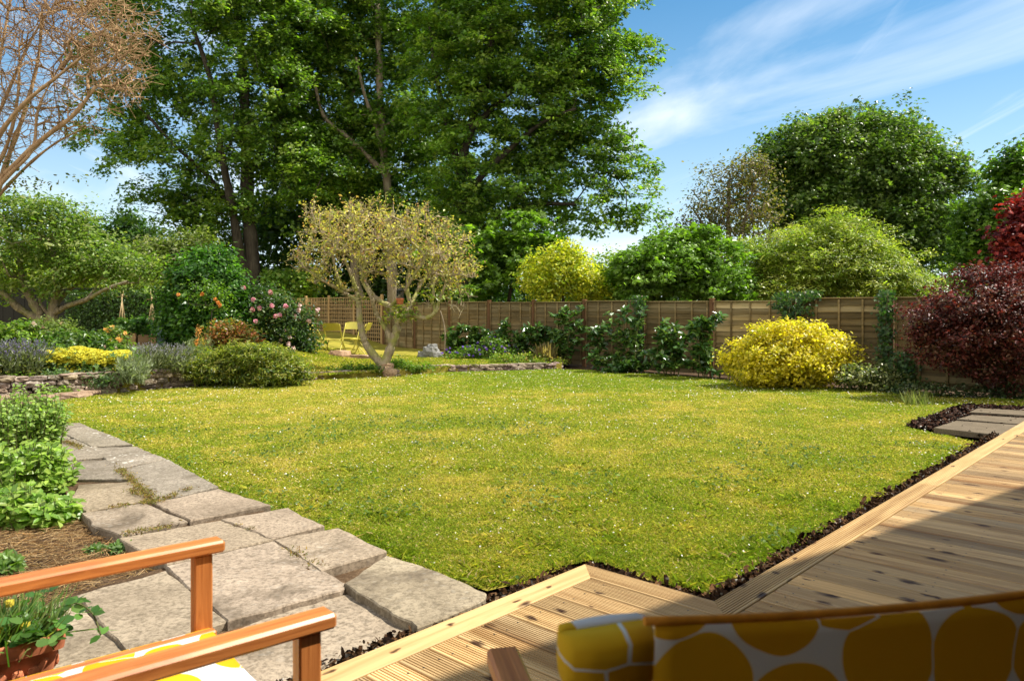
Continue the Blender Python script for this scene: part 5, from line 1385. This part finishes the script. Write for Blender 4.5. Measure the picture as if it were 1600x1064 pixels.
# ================================================================== yellow folding chairs
def folding_chair(label, loc, rot):
    t = thing('folding_chair', label, 'chair', loc, 'yellow folding chairs', rot=rot)
    Y = M['yellow_metal']
    for s in (-1, 1):
        mb = MB(); mb.path([(s * .21, .25, 0), (s * .21, .02, .42), (s * .21, -.22, .86)], .013, 8, steps=3); mb.build('leg', Y, t)
        mb = MB(); mb.path([(s * .185, -.24, 0), (s * .185, .02, .30), (s * .185, .17, .46)], .012, 8, steps=3); mb.build('leg', Y, t)
    mb = MB(); mb.box((0, .03, .455), (.39, .38, .022), bev=.008); mb.box((0, .215, .445), (.38, .015, .04), bev=.004); mb.build('seat', Y, t)
    mb = MB()   # curved steel back panel with rounded upper corners
    n = 13; rows = []
    for j, (zz2, wf) in enumerate([(0, .97), (.05, 1), (.12, 1), (.165, .97), (.19, .88), (.20, .74)]):
        for side_ in (0, 1):
            pass
        rows.append([( .225 * wf * u_, -.178 - (zz2 + .02) * .45 - .03 * (1 - u_ * u_), .69 + zz2) for u_ in np.linspace(-1, 1, n)])
    V = np.array(rows).reshape(-1, 3); m = len(rows); V2 = V + [0, .012, 0]
    f = [[r_ * n + c_, r_ * n + c_ + 1, (r_ + 1) * n + c_ + 1, (r_ + 1) * n + c_] for r_ in range(m - 1) for c_ in range(n - 1)]
    per = [c_ for c_ in range(n)] + [r_ * n + n - 1 for r_ in range(1, m)] + [(m - 1) * n + c_ for c_ in range(n - 2, -1, -1)] + [r_ * n for r_ in range(m - 2, 0, -1)]
    K = m * n; fs = f + [[a_ + K for a_ in q[::-1]] for q in f] + [[per[i], per[i] + K, per[(i + 1) % len(per)] + K, per[(i + 1) % len(per)]] for i in range(len(per))]
    mb.add(np.concatenate([V, V2]), fs); mb.build('backrest', Y, t)
    for zc, yc in ((.17, .165), (.17, -.10)):
        mb = MB(); mb.tubes((-.2, yc, zc), (.2, yc, zc), .01, .01, 8); mb.build('crossbar', Y, t)
    return t
def copy_tree(o, label, loc, rot):
    c_ = o.copy(); COL.objects.link(c_); c_.location = loc; c_.rotation_euler = (0, 0, rot); c_['label'] = label
    for ch in o.children:
        d_ = ch.copy(); COL.objects.link(d_); d_.parent = c_; d_.matrix_parent_inverse = ch.matrix_parent_inverse.copy()
    return c_
def cz(x, y, D): 
    p = W(x, y, D); return (p[0], p[1], 0.0)
ch = folding_chair('yellow folding chair seen from behind, nearest to the pinkish boulder', cz(522, 552, 19.9), math.radians(-4))
copy_tree(ch, 'yellow folding chair facing the camera behind the one seen from the back', cz(547, 548, 20.9), math.radians(170))
copy_tree(ch, 'yellow folding chair in profile at the left, beside the rose bush', cz(499, 551, 20.4), math.radians(-95))
copy_tree(ch, 'yellow folding chair in profile at the right, half behind the fruit tree trunk', cz(563, 551, 20.2), math.radians(85))

# ================================================================== left bed: soil, herbs, straw, pot
bd = MB(); tri_poly(bd, [G(x, y) for x, y in [(60, 650), (112, 780), (188, 840), (262, 884), (120, 930), (18, 965), (-300, 1060), (-700, 900), (-500, 700), (-300, 640)]], -.10); struct(bd.build('flower_bed', M['soil']))
def herb(name, label, rows, D, zb, nst, hgt, size, cols, per=14, lean=.35, cat='plant', tpl=T_OVAL):
    """upright leafy stems rising from the bed"""
    lob = px_lobes(rows, D, 1.1); base = np.mean([l[0] for l in lob], 0); base[2] = zb
    t = thing(name, label, cat, base); ms, ml = MB(), MB()
    T, O = lobe_points(lob, nst, .82, .8, 2.4); b_ = T.copy(); b_[:, :2] = base[:2] + (T[:, :2] - base[:2]) * .75 + rng.normal(0, .03, (nst, 2)); b_[:, 2] = zb
    ms.tubes(b_, T, .004, .0022, 4)
    for q in range(per):
        u = .25 + .75 * rng.random((nst, 1)); P = b_ + (T - b_) * u; d = rng.normal(size=(nst, 3)) * [1, 1, .25] + [0, 0, .35]
        ml.leaves(P + nrm(d) * .012, np.array([.35, -.35, 1.]) + .5 * rng.normal(size=(nst, 3)), size * (.7 + .6 * rng.random(nst)), tpl, pick(cols, nst, .2), d)
    ms.build('stem', M['stem'], t); ml.build('foliage', M['leaf'], t); return t
herb('oregano', 'tall leafy herb leaning over the start of the path at left', [(45, 645, 46, 34), (20, 665, 44, 40), (66, 672, 28, 36), (-30, 660, 50, 40), (74, 640, 18, 22)], 7.4, -.1, 520, .5, .045, [(.24, .36, .06), (.32, .43, .09), (.17, .28, .05)], 18)
herb('lemon_balm', 'bright green broad-leaved plant spilling onto the path below the tall herb', [(40, 735, 50, 38), (78, 752, 36, 30), (0, 750, 44, 44), (-50, 740, 60, 50), (60, 715, 40, 24)], 5.7, -.1, 520, .3, .060, [(.24, .37, .05), (.32, .43, .075), (.17, .28, .042)], 13)
herb('strawberry_bed', 'low dark green ground cover between the straw and the bright leafy plant', [(40, 798, 64, 24), (90, 800, 30, 22), (-20, 806, 60, 30), (20, 780, 50, 20)], 5.0, -.1, 300, .18, .07, [(.17, .30, .05), (.25, .38, .065), (.33, .42, .10)], 10)
herb('small_weed', 'little green weed growing through the dry straw', [(190, 855, 18, 6), (150, 860, 12, 5)], 4.45, -.1, 50, .06, .03, [(.11, .19, .04)], 10, cat='weed')
herb('border_leaves', 'light green leaves at the far left beyond the chair arm', [(-5, 885, 22, 16)], 4.1, -.1, 60, .15, .06, [(.12, .21, .04), (.16, .25, .05)], 10)
st = MB(); x, y = scatter_poly([G(a, b, -.1) for a, b in [(-200, 830), (60, 815), (150, 815), (200, 845), (262, 886), (120, 932), (18, 962), (-300, 1000)]], 9000); n = len(x)
az = rng.random(n) * 2 * math.pi; L = .04 + .10 * rng.random(n)
a_ = np.stack([x, y, -.095 + .025 * rng.random(n)], 1); b_ = a_ + np.stack([np.cos(az) * L, np.sin(az) * L, .01 * rng.normal(size=n)], 1)
st.tubes(a_, b_, .0016, .0012, 3, pick([(.46, .31, .15), (.36, .22, .10), (.55, .40, .22), (.22, .13, .06)], n)); struct(st.build('straw', M['grass']), 'stuff')
# weeds, moss and litter in the joints of the path
jm = MB(); jp = []
for pl in [[(120, 802), (226, 786), (244, 786), (300, 763)], [(192, 836), (260, 825), (297, 813)], [(130, 715), (185, 732), (243, 783)], [(426, 842), (470, 870), (541, 913)], [(100, 690), (160, 712), (190, 716), (240, 712)], [(348, 812), (424, 842)], [(205, 765), (228, 785)], [(150, 715), (200, 712)]]:
    for p0, p1 in zip(pl[:-1], pl[1:]):
        a3, b3 = G(*p0, -.03), G(*p1, -.03); m = int(np.linalg.norm(b3 - a3) * 900); tt = rng.random((m, 1)); jp.append(a3 + (b3 - a3) * tt + rng.normal(0, .022, (m, 3)) * [1, 1, 0])
jp = np.concatenate(jp); keep = fnoise(jp[:, 0], jp[:, 1], .5, 71) > .42; jp = jp[keep]; n = len(jp)
jm.leaves(jp + [0, 0, .012], np.array([0, 0, .6]) + .7 * rng.normal(size=(n, 3)), .010 + .02 * rng.random(n), T_LONG, pick([(.26, .22, .05), (.36, .25, .08), (.16, .18, .04), (.18, .10, .05)], n))
struct(jm.build('path_weeds', M['grass']), 'stuff')

# terracotta pot with strawberry plant
PX = G(26, 985, .16); pc = np.array([PX[0] - .02, PX[1], -.06])
t = thing('terracotta_pot', 'square terracotta planter with moulded sides standing on the path', 'pot', pc, rot=.72)
mb = MB()
def ringsq(w_, z, r=.03, n=6):
    P = []
    for q in range(4):
        an0 = q * math.pi / 2; cx_, cy_ = [(1, 1), (-1, 1), (-1, -1), (1, -1)][q]
        for i in range(n):
            a_ = an0 + math.pi / 2 * i / (n - 1); P.append((cx_ * (w_ - r) + r * math.cos(a_), cy_ * (w_ - r) + r * math.sin(a_), z))
    return P
prof = [(.105, 0), (.128, .155), (.130, .16), (.146, .165), (.150, .20), (.148, .215), (.140, .22), (.130, .215), (.122, .17)]
V = np.concatenate([ringsq(w_, z) for w_, z in prof]); k = 24
i_ = np.arange(k); i2 = (i_ + 1) % k
mb.add(V, np.concatenate([np.stack([i_ + l * k, i2 + l * k, i2 + (l + 1) * k, i_ + (l + 1) * k], 1) for l in range(len(prof) - 1)]), smooth=False)
mb.Fs.append((np.array([list(range(k))[::-1]]), False, 0)); mb.build('pot', M['terracotta'], t)
mb = MB()
for q in range(4):     # moulded swags
    an = q * math.pi / 2; R = np.array([[math.cos(an), -math.sin(an), 0], [math.sin(an), math.cos(an), 0], [0, 0, 1]])
    pts = [(R @ np.array([.107 + .145 * z * .5 * .3 + .014, u_, z])) for u_, z in [(-.09, .14), (-.05, .085), (0, .06), (.05, .085), (.09, .14)]]
    mb.path(pts, [.010, .013, .015, .013, .010], 7, steps=3)
    for u_ in (-.05, 0, .05): rock_mesh(mb, R @ np.array([.125, u_, .10]), (.03, .035, .04), (1, 1, 1), an)
mb.build('moulding', M['terracotta'], t)
mb = MB(); mb.add(np.array([(-.12, -.12, .17), (.12, -.12, .17), (.12, .12, .17), (-.12, .12, .17)]), np.array([[0, 1, 2, 3]])); mb.build('soil', M['soil'], t)
tp = thing('strawberry_plant', 'strawberry plant with yellow flowers spilling over the terracotta planter', 'plant', pc + [0, 0, .17])
ms, ml, mf = MB(), MB(), MB()
c0 = pc + [0, 0, .17]; m = 60
d = nrm(rng.normal(size=(m, 3)) * [1, 1, .2] + [0, 0, .65]); L = .08 + .10 * rng.random((m, 1)); e_ = c0 + rng.normal(0, .05, (m, 3)) * [1, 1, 0] + d * L
ms.tubes(np.repeat(c0[None], m, 0) + (e_ - c0) * [.35, .35, 0], e_, .003, .002, 4)
for q in range(3):
    an = (q - 1) * 1.1; tdir = d * [1, 1, 0] ; tdir = np.stack([tdir[:, 0] * math.cos(an) - tdir[:, 1] * math.sin(an), tdir[:, 0] * math.sin(an) + tdir[:, 1] * math.cos(an), -.15 + .2 * rng.normal(size=m)], 1)
    ml.leaves(e_, np.array([0, 0, 1.]) + .3 * rng.normal(size=(m, 3)), .042 + .016 * rng.random(m), [(0, 0, 0), (.2, .28, .05), (.6, .36, .04), (.92, .18, -.02), (1, 0, -.04), (.92, -.18, -.02), (.6, -.36, .04), (.2, -.28, .05)], pick([(.06, .15, .03), (.09, .19, .035), (.13, .24, .05)], m), tdir)
# runner hanging to the right
rp = c0 + np.array([[.05, .05, .05], [.12, .08, .10], [.18, .10, .11], [.24, .10, .07], [.28, .08, .0]])
ms.path(rp, .003, 5, steps=5)
for p in (rp[1], rp[2], rp[3], rp[4], rp[2] + [.02, -.04, .02]):
    ml.leaves(np.repeat(p[None], 3, 0), np.array([0, -.4, 1.]) + .3 * rng.normal(size=(3, 3)), .046, [(0, 0, 0), (.2, .28, .05), (.6, .36, .04), (1, 0, -.04), (.6, -.36, .04), (.2, -.28, .05)], pick([(.10, .21, .04), (.07, .17, .03)], 3))
m = 420; T = np.stack([.5 * rng.normal(size=m), .5 * rng.normal(size=m), np.ones(m) * .9], 1)
ml.leaves(c0 + rng.normal(0, .06, (m, 3)) * [1, 1, 0], np.array([0, -1., 0]) + .6 * rng.normal(size=(m, 3)), .10 + .14 * rng.random(m), [(0, .012, 0), (.6, .012, .05), (1, 0, -.1), (.6, -.012, .05), (0, -.012, 0)], pick([(.08, .17, .03), (.14, .22, .05), (.22, .24, .07)], m), T)
for (dx, dy, dz) in [(-.06, -.06, .10), (.02, -.10, .09), (.07, -.03, .08), (-.02, .02, .14)]:
    p = c0 + [dx, dy, dz]; mf = MB(); rock_mesh(mf, p, (.026, .026, .026), (.55, .45, .05)); mf.build('flower', M['petal'], tp)
ms.build('stem', M['stem'], tp); ml.build('foliage', M['leaf'], tp)

# ================================================================== near garden chairs
def uv_grid(mb, rows, uv, name, mat, parent, thick=.004):
    """sheet of canvas through rows of points, with UVs in metres"""
    rows = np.asarray(rows, float); m, n = rows.shape[:2]
    du = np.zeros_like(rows); du = np.gradient(rows, axis=1); dv = np.gradient(rows, axis=0); N = nrm(np.cross(du, dv))
    V = np.concatenate([(rows + N * thick / 2).reshape(-1, 3), (rows - N * thick / 2).reshape(-1, 3)]); K = m * n
    f = [[r_ * n + c_, r_ * n + c_ + 1, (r_ + 1) * n + c_ + 1, (r_ + 1) * n + c_] for r_ in range(m - 1) for c_ in range(n - 1)]
    per = [c_ for c_ in range(n)] + [r_ * n + n - 1 for r_ in range(1, m)] + [(m - 1) * n + c_ for c_ in range(n - 2, -1, -1)] + [r_ * n for r_ in range(m - 2, 0, -1)]
    fs = f + [[a_ + K for a_ in q[::-1]] for q in f] + [[per[i], per[i] + K, per[(i + 1) % len(per)] + K, per[(i + 1) % len(per)]] for i in range(len(per))]
    mb.add(V, fs, smooth=True); o = mb.build(name, mat, parent)
    uvs = np.concatenate([np.asarray(uv, float).reshape(-1, 2)] * 2)
    lay = o.data.uv_layers.new(name='UVMap'); li = np.zeros(len(o.data.loops), np.int32); o.data.loops.foreach_get('vertex_index', li)
    lay.data.foreach_set('uv', uvs[li].ravel().astype(np.float32)); return o

def director_chair(label, loc, rot, w_=.64, arm_z=.70, arm_l=.50, seat_z=.47, back_top=1.02, back_lean=.10, sag=.03, arm_over=.03, uvo=(0, 0), sleeve=.035, low=False):
    """local frame: +y forward, x to the right; origin under the middle of the back posts"""
    t = thing('garden_chair', label, 'chair', loc, 'hardwood garden chairs with lemon print canvas', rot=rot)
    T = M['teak']; hw = w_ / 2; pw, pd = .036, .048
    for s in (-1, 1):
        mb = MB(); R = np.array([[0, 1, 0], [1, 0, 0], [0, 0, 1.]])
        mb.box((0, 0, 0), (arm_l + arm_over + .03, .058, .032), bev=.006); o = mb.build('armrest', T, t); o.location = (s * hw, (arm_l + arm_over) / 2 - .015, arm_z - .016); o.rotation_euler = (0, 0, math.pi / 2)
        mb = MB(); mb.box((0, 0, 0), (arm_z - .033, pd, pw), bev=.004); o = mb.build('leg', T, t); o.location = (s * hw, arm_l - pd / 2, (arm_z - .033) / 2); o.rotation_euler = (0, -math.pi / 2, 0)
        L = math.hypot(back_top - .02, back_lean); mb = MB(); mb.box((0, 0, 0), (L, pd, pw), bev=.004)
        a_ = math.atan2(back_lean, back_top)
        o = mb.build('leg', T, t); Mx = Matrix.Translation((s * (hw - .0), -back_lean / 2 + .0, (back_top - .02) / 2)) @ Matrix.Rotation(a_, 4, 'X') @ Matrix.Rotation(-math.pi / 2, 4, 'Y'); o.matrix_local = Mx
        mb = MB(); mb.box((0, 0, 0), (arm_l, .03, .045), bev=.004); o = mb.build('seat_rail', T, t); o.location = (s * (hw - .035), arm_l / 2, seat_z - .02); o.rotation_euler = (0, 0, math.pi / 2)
    mb = MB(); mb.box((0, arm_l - .05, .2), (w_ - .05, .025, .035), bev=.004); mb.build('stretcher', T, t)
    # seat canvas, wrapped over the rails
    xs = np.concatenate([[-hw + .012, -hw + .014], np.linspace(-hw + .02, hw - .02, 15), [hw - .014, hw - .012]]); ys = np.linspace(.02, arm_l - .01, 9)
    zs = lambda x: seat_z + .006 - .028 * (1 - (x / (hw - .02)) ** 2) if abs(x) < hw - .02 else seat_z - .0
    rows = [[(x, y, zs(x) if 1 < i < len(xs) - 2 else (seat_z - .045 if i in (0, len(xs) - 1) else seat_z - .002)) for i, x in enumerate(xs)] for y in ys]
    uv = [[(x + uvo[0], y + uvo[1]) for x in xs] for y in ys]; uv_grid(MB(), rows, uv, 'seat', M['fabric'], t)
    # back canvas: sleeves round both posts, hung between them with a slight sag
    h0, h1 = back_top - .40, back_top; n = 25; m = 27; rows, uv = [], []
    yb = lambda z: -back_lean * z / back_top
    for j in range(m):
        v = j / (m - 1); z = h0 + (h1 - h0) * v; r_, u_ = [], []
        fl = 1 + .45 * sstep(.80, 1.0, v)       # the sleeve gapes at its mouth
        for i in range(n):
            q = i / (n - 1); x = -hw + .042 + (w_ - .084) * q
            sg = sag * 4 * q * (1 - q) * v
            r_.append((x, yb(z) - pd / 2 - .012 - .006 * math.sin(q * math.pi), z - sg)); u_.append((x + uvo[0] + .37, z + uvo[1] + .13))
        rows.append(r_); uv.append(u_)
    back = uv_grid(MB(), rows, uv, 'backrest', M['fabric'], t)
    for s in (-1, 1):
        rows, uv = [], []
        for j in range(m):
            v = j / (m - 1); z = h0 + (h1 - h0) * v; r_, u_ = [], []; fl = 1 + .34 * float(sstep(.80, .91, v))
            for i in range(17):
                an = 2 * math.pi * i / 16; cx_, cy_ = math.cos(an), math.sin(an)
                f_ = 1 / max(abs(cx_), abs(cy_)) ** .55
                r_.append((s * hw + cx_ * sleeve * f_ * fl, yb(z) + cy_ * (pd / 2 + .010) * f_ * (1 + (fl - 1) * .4), z - .020 * float(sstep(.5, 1, v)) + (.004 * math.cos(an) if j == m - 1 else 0))); u_.append((s * .2 + i * .010 + uvo[0] + .052, z * .8 + uvo[1] + .03))
            rows.append(r_); uv.append(u_)
        top = rows[-1]; cy0 = np.mean([p_[1] for p_ in top])
        rows.append([(p_[0], cy0 + (p_[1] - cy0) * .55, p_[2] + .006) for p_ in top]); uv.append(uv[-1])
        rows.append([(p_[0], cy0 + (p_[1] - cy0) * .04, p_[2] + .007) for p_ in top]); uv.append(uv[-1])
        uv_grid(MB(), rows, uv, 'sleeve', M['fabric'], t, .003)
    # piped hem
    hem = [(-hw + .03 + (w_ - .06) * q, yb(h1) - pd / 2 - .012, h1 - sag * 4 * q * (1 - q) + .004) for q in np.linspace(0, 1, 17)]
    mb = MB(); mb.path(hem, .0048, 8); mb.build('hem', M['hem'], t)
    return t
M['hem'] = flat_mat('orange piping', (.62, .24, .02), .7, .2, 0, 60, .15)
# left chair: forward = (.77,.638)
fw = np.array([.765, .644]); rt = np.array([fw[1], -fw[0]])
farf = np.array([-.792, 2.088]); nearf = np.array([-.374, 1.602])
mid = (farf + nearf) / 2 - fw * .53
director_chair('hardwood armchair with sunlit lemon print canvas seat at lower left', (mid[0], mid[1], 0), math.atan2(fw[1], fw[0]) - math.pi / 2, float(np.linalg.norm(farf - nearf)), .70, .50, .47, 1.0, .13)
fw2 = np.array([-.187, .982]); rt2 = np.array([.982, .187]); lb_ = np.array([.103, .786])
m2 = lb_ + rt2 * .30
director_chair('hardwood armchair in shade with its canvas back towards the camera at lower right', (m2[0] + fw2[0] * .125, m2[1] + fw2[1] * .125, 0), math.atan2(fw2[1], fw2[0]) - math.pi / 2, .60, .70, .49, .47, 1.006, .10, .008, .035, (.21, .4), .036)

# ================================================================== house wing to the right of the camera: its roof shades the deck
M['brick'] = flat_mat('dark red brick', (.16, .075, .045), .9, .2, 0, 20, .3)
hz = thing('house', 'two-storey rendered house wing outside the frame whose shadow lies over the deck', 'house', (7, -1, 0))
ea, eb = np.array([3.54, 3.08]), np.array([3.54, 3.08]) + np.array([.81, .587]) * 9
ov = .35
def inset(p): return p
wallp = [np.array([3.88, 2.86]), np.array([3.88, 2.86]) + np.array([.81, .587]) * 8, np.array([14., -6.]), np.array([3.88, -6.])]
mb = MB(); V = [[*p, -.2] for p in wallp] + [[*p, 5.98] for p in wallp]
mb.add(np.array(V), [[i, (i + 1) % 4, 4 + (i + 1) % 4, 4 + i] for i in range(4)]); mb.build('wall', M['render'], hz)
mb = MB(); mb.box((-.4, -1.3, 1.2), (8.2, .6, 2.9)); mb.build('wall', M['brick'], hz)  # low dark wall added behind the camera to darken the chair canvas
mb = MB(); mb.box((1.7, .2, 2.56), (4.3, 2.5, .12)); mb.build('added_shade_roof', M['dark_fence'], hz)  # unseen roof added overhead to keep sky light off the chair canvas
roofp = [ea, eb, np.array([15., -6.5]), np.array([3.54, -6.5])]
cen = np.mean(roofp, 0); V = [[*p, 5.88] for p in roofp] + [[*p, 6.0] for p in roofp] + [[*(p * .35 + cen * .65), 7.2] for p in roofp]
mb = MB(); mb.add(np.array(V), [[i, (i + 1) % 4, 4 + (i + 1) % 4, 4 + i] for i in range(4)] + [[4 + i, 4 + (i + 1) % 4, 8 + (i + 1) % 4, 8 + i] for i in range(4)] + [[3, 2, 1, 0], [8, 9, 10, 11]]); mb.build('roof', M['roof'], hz)
bpy.context.view_layer.update()
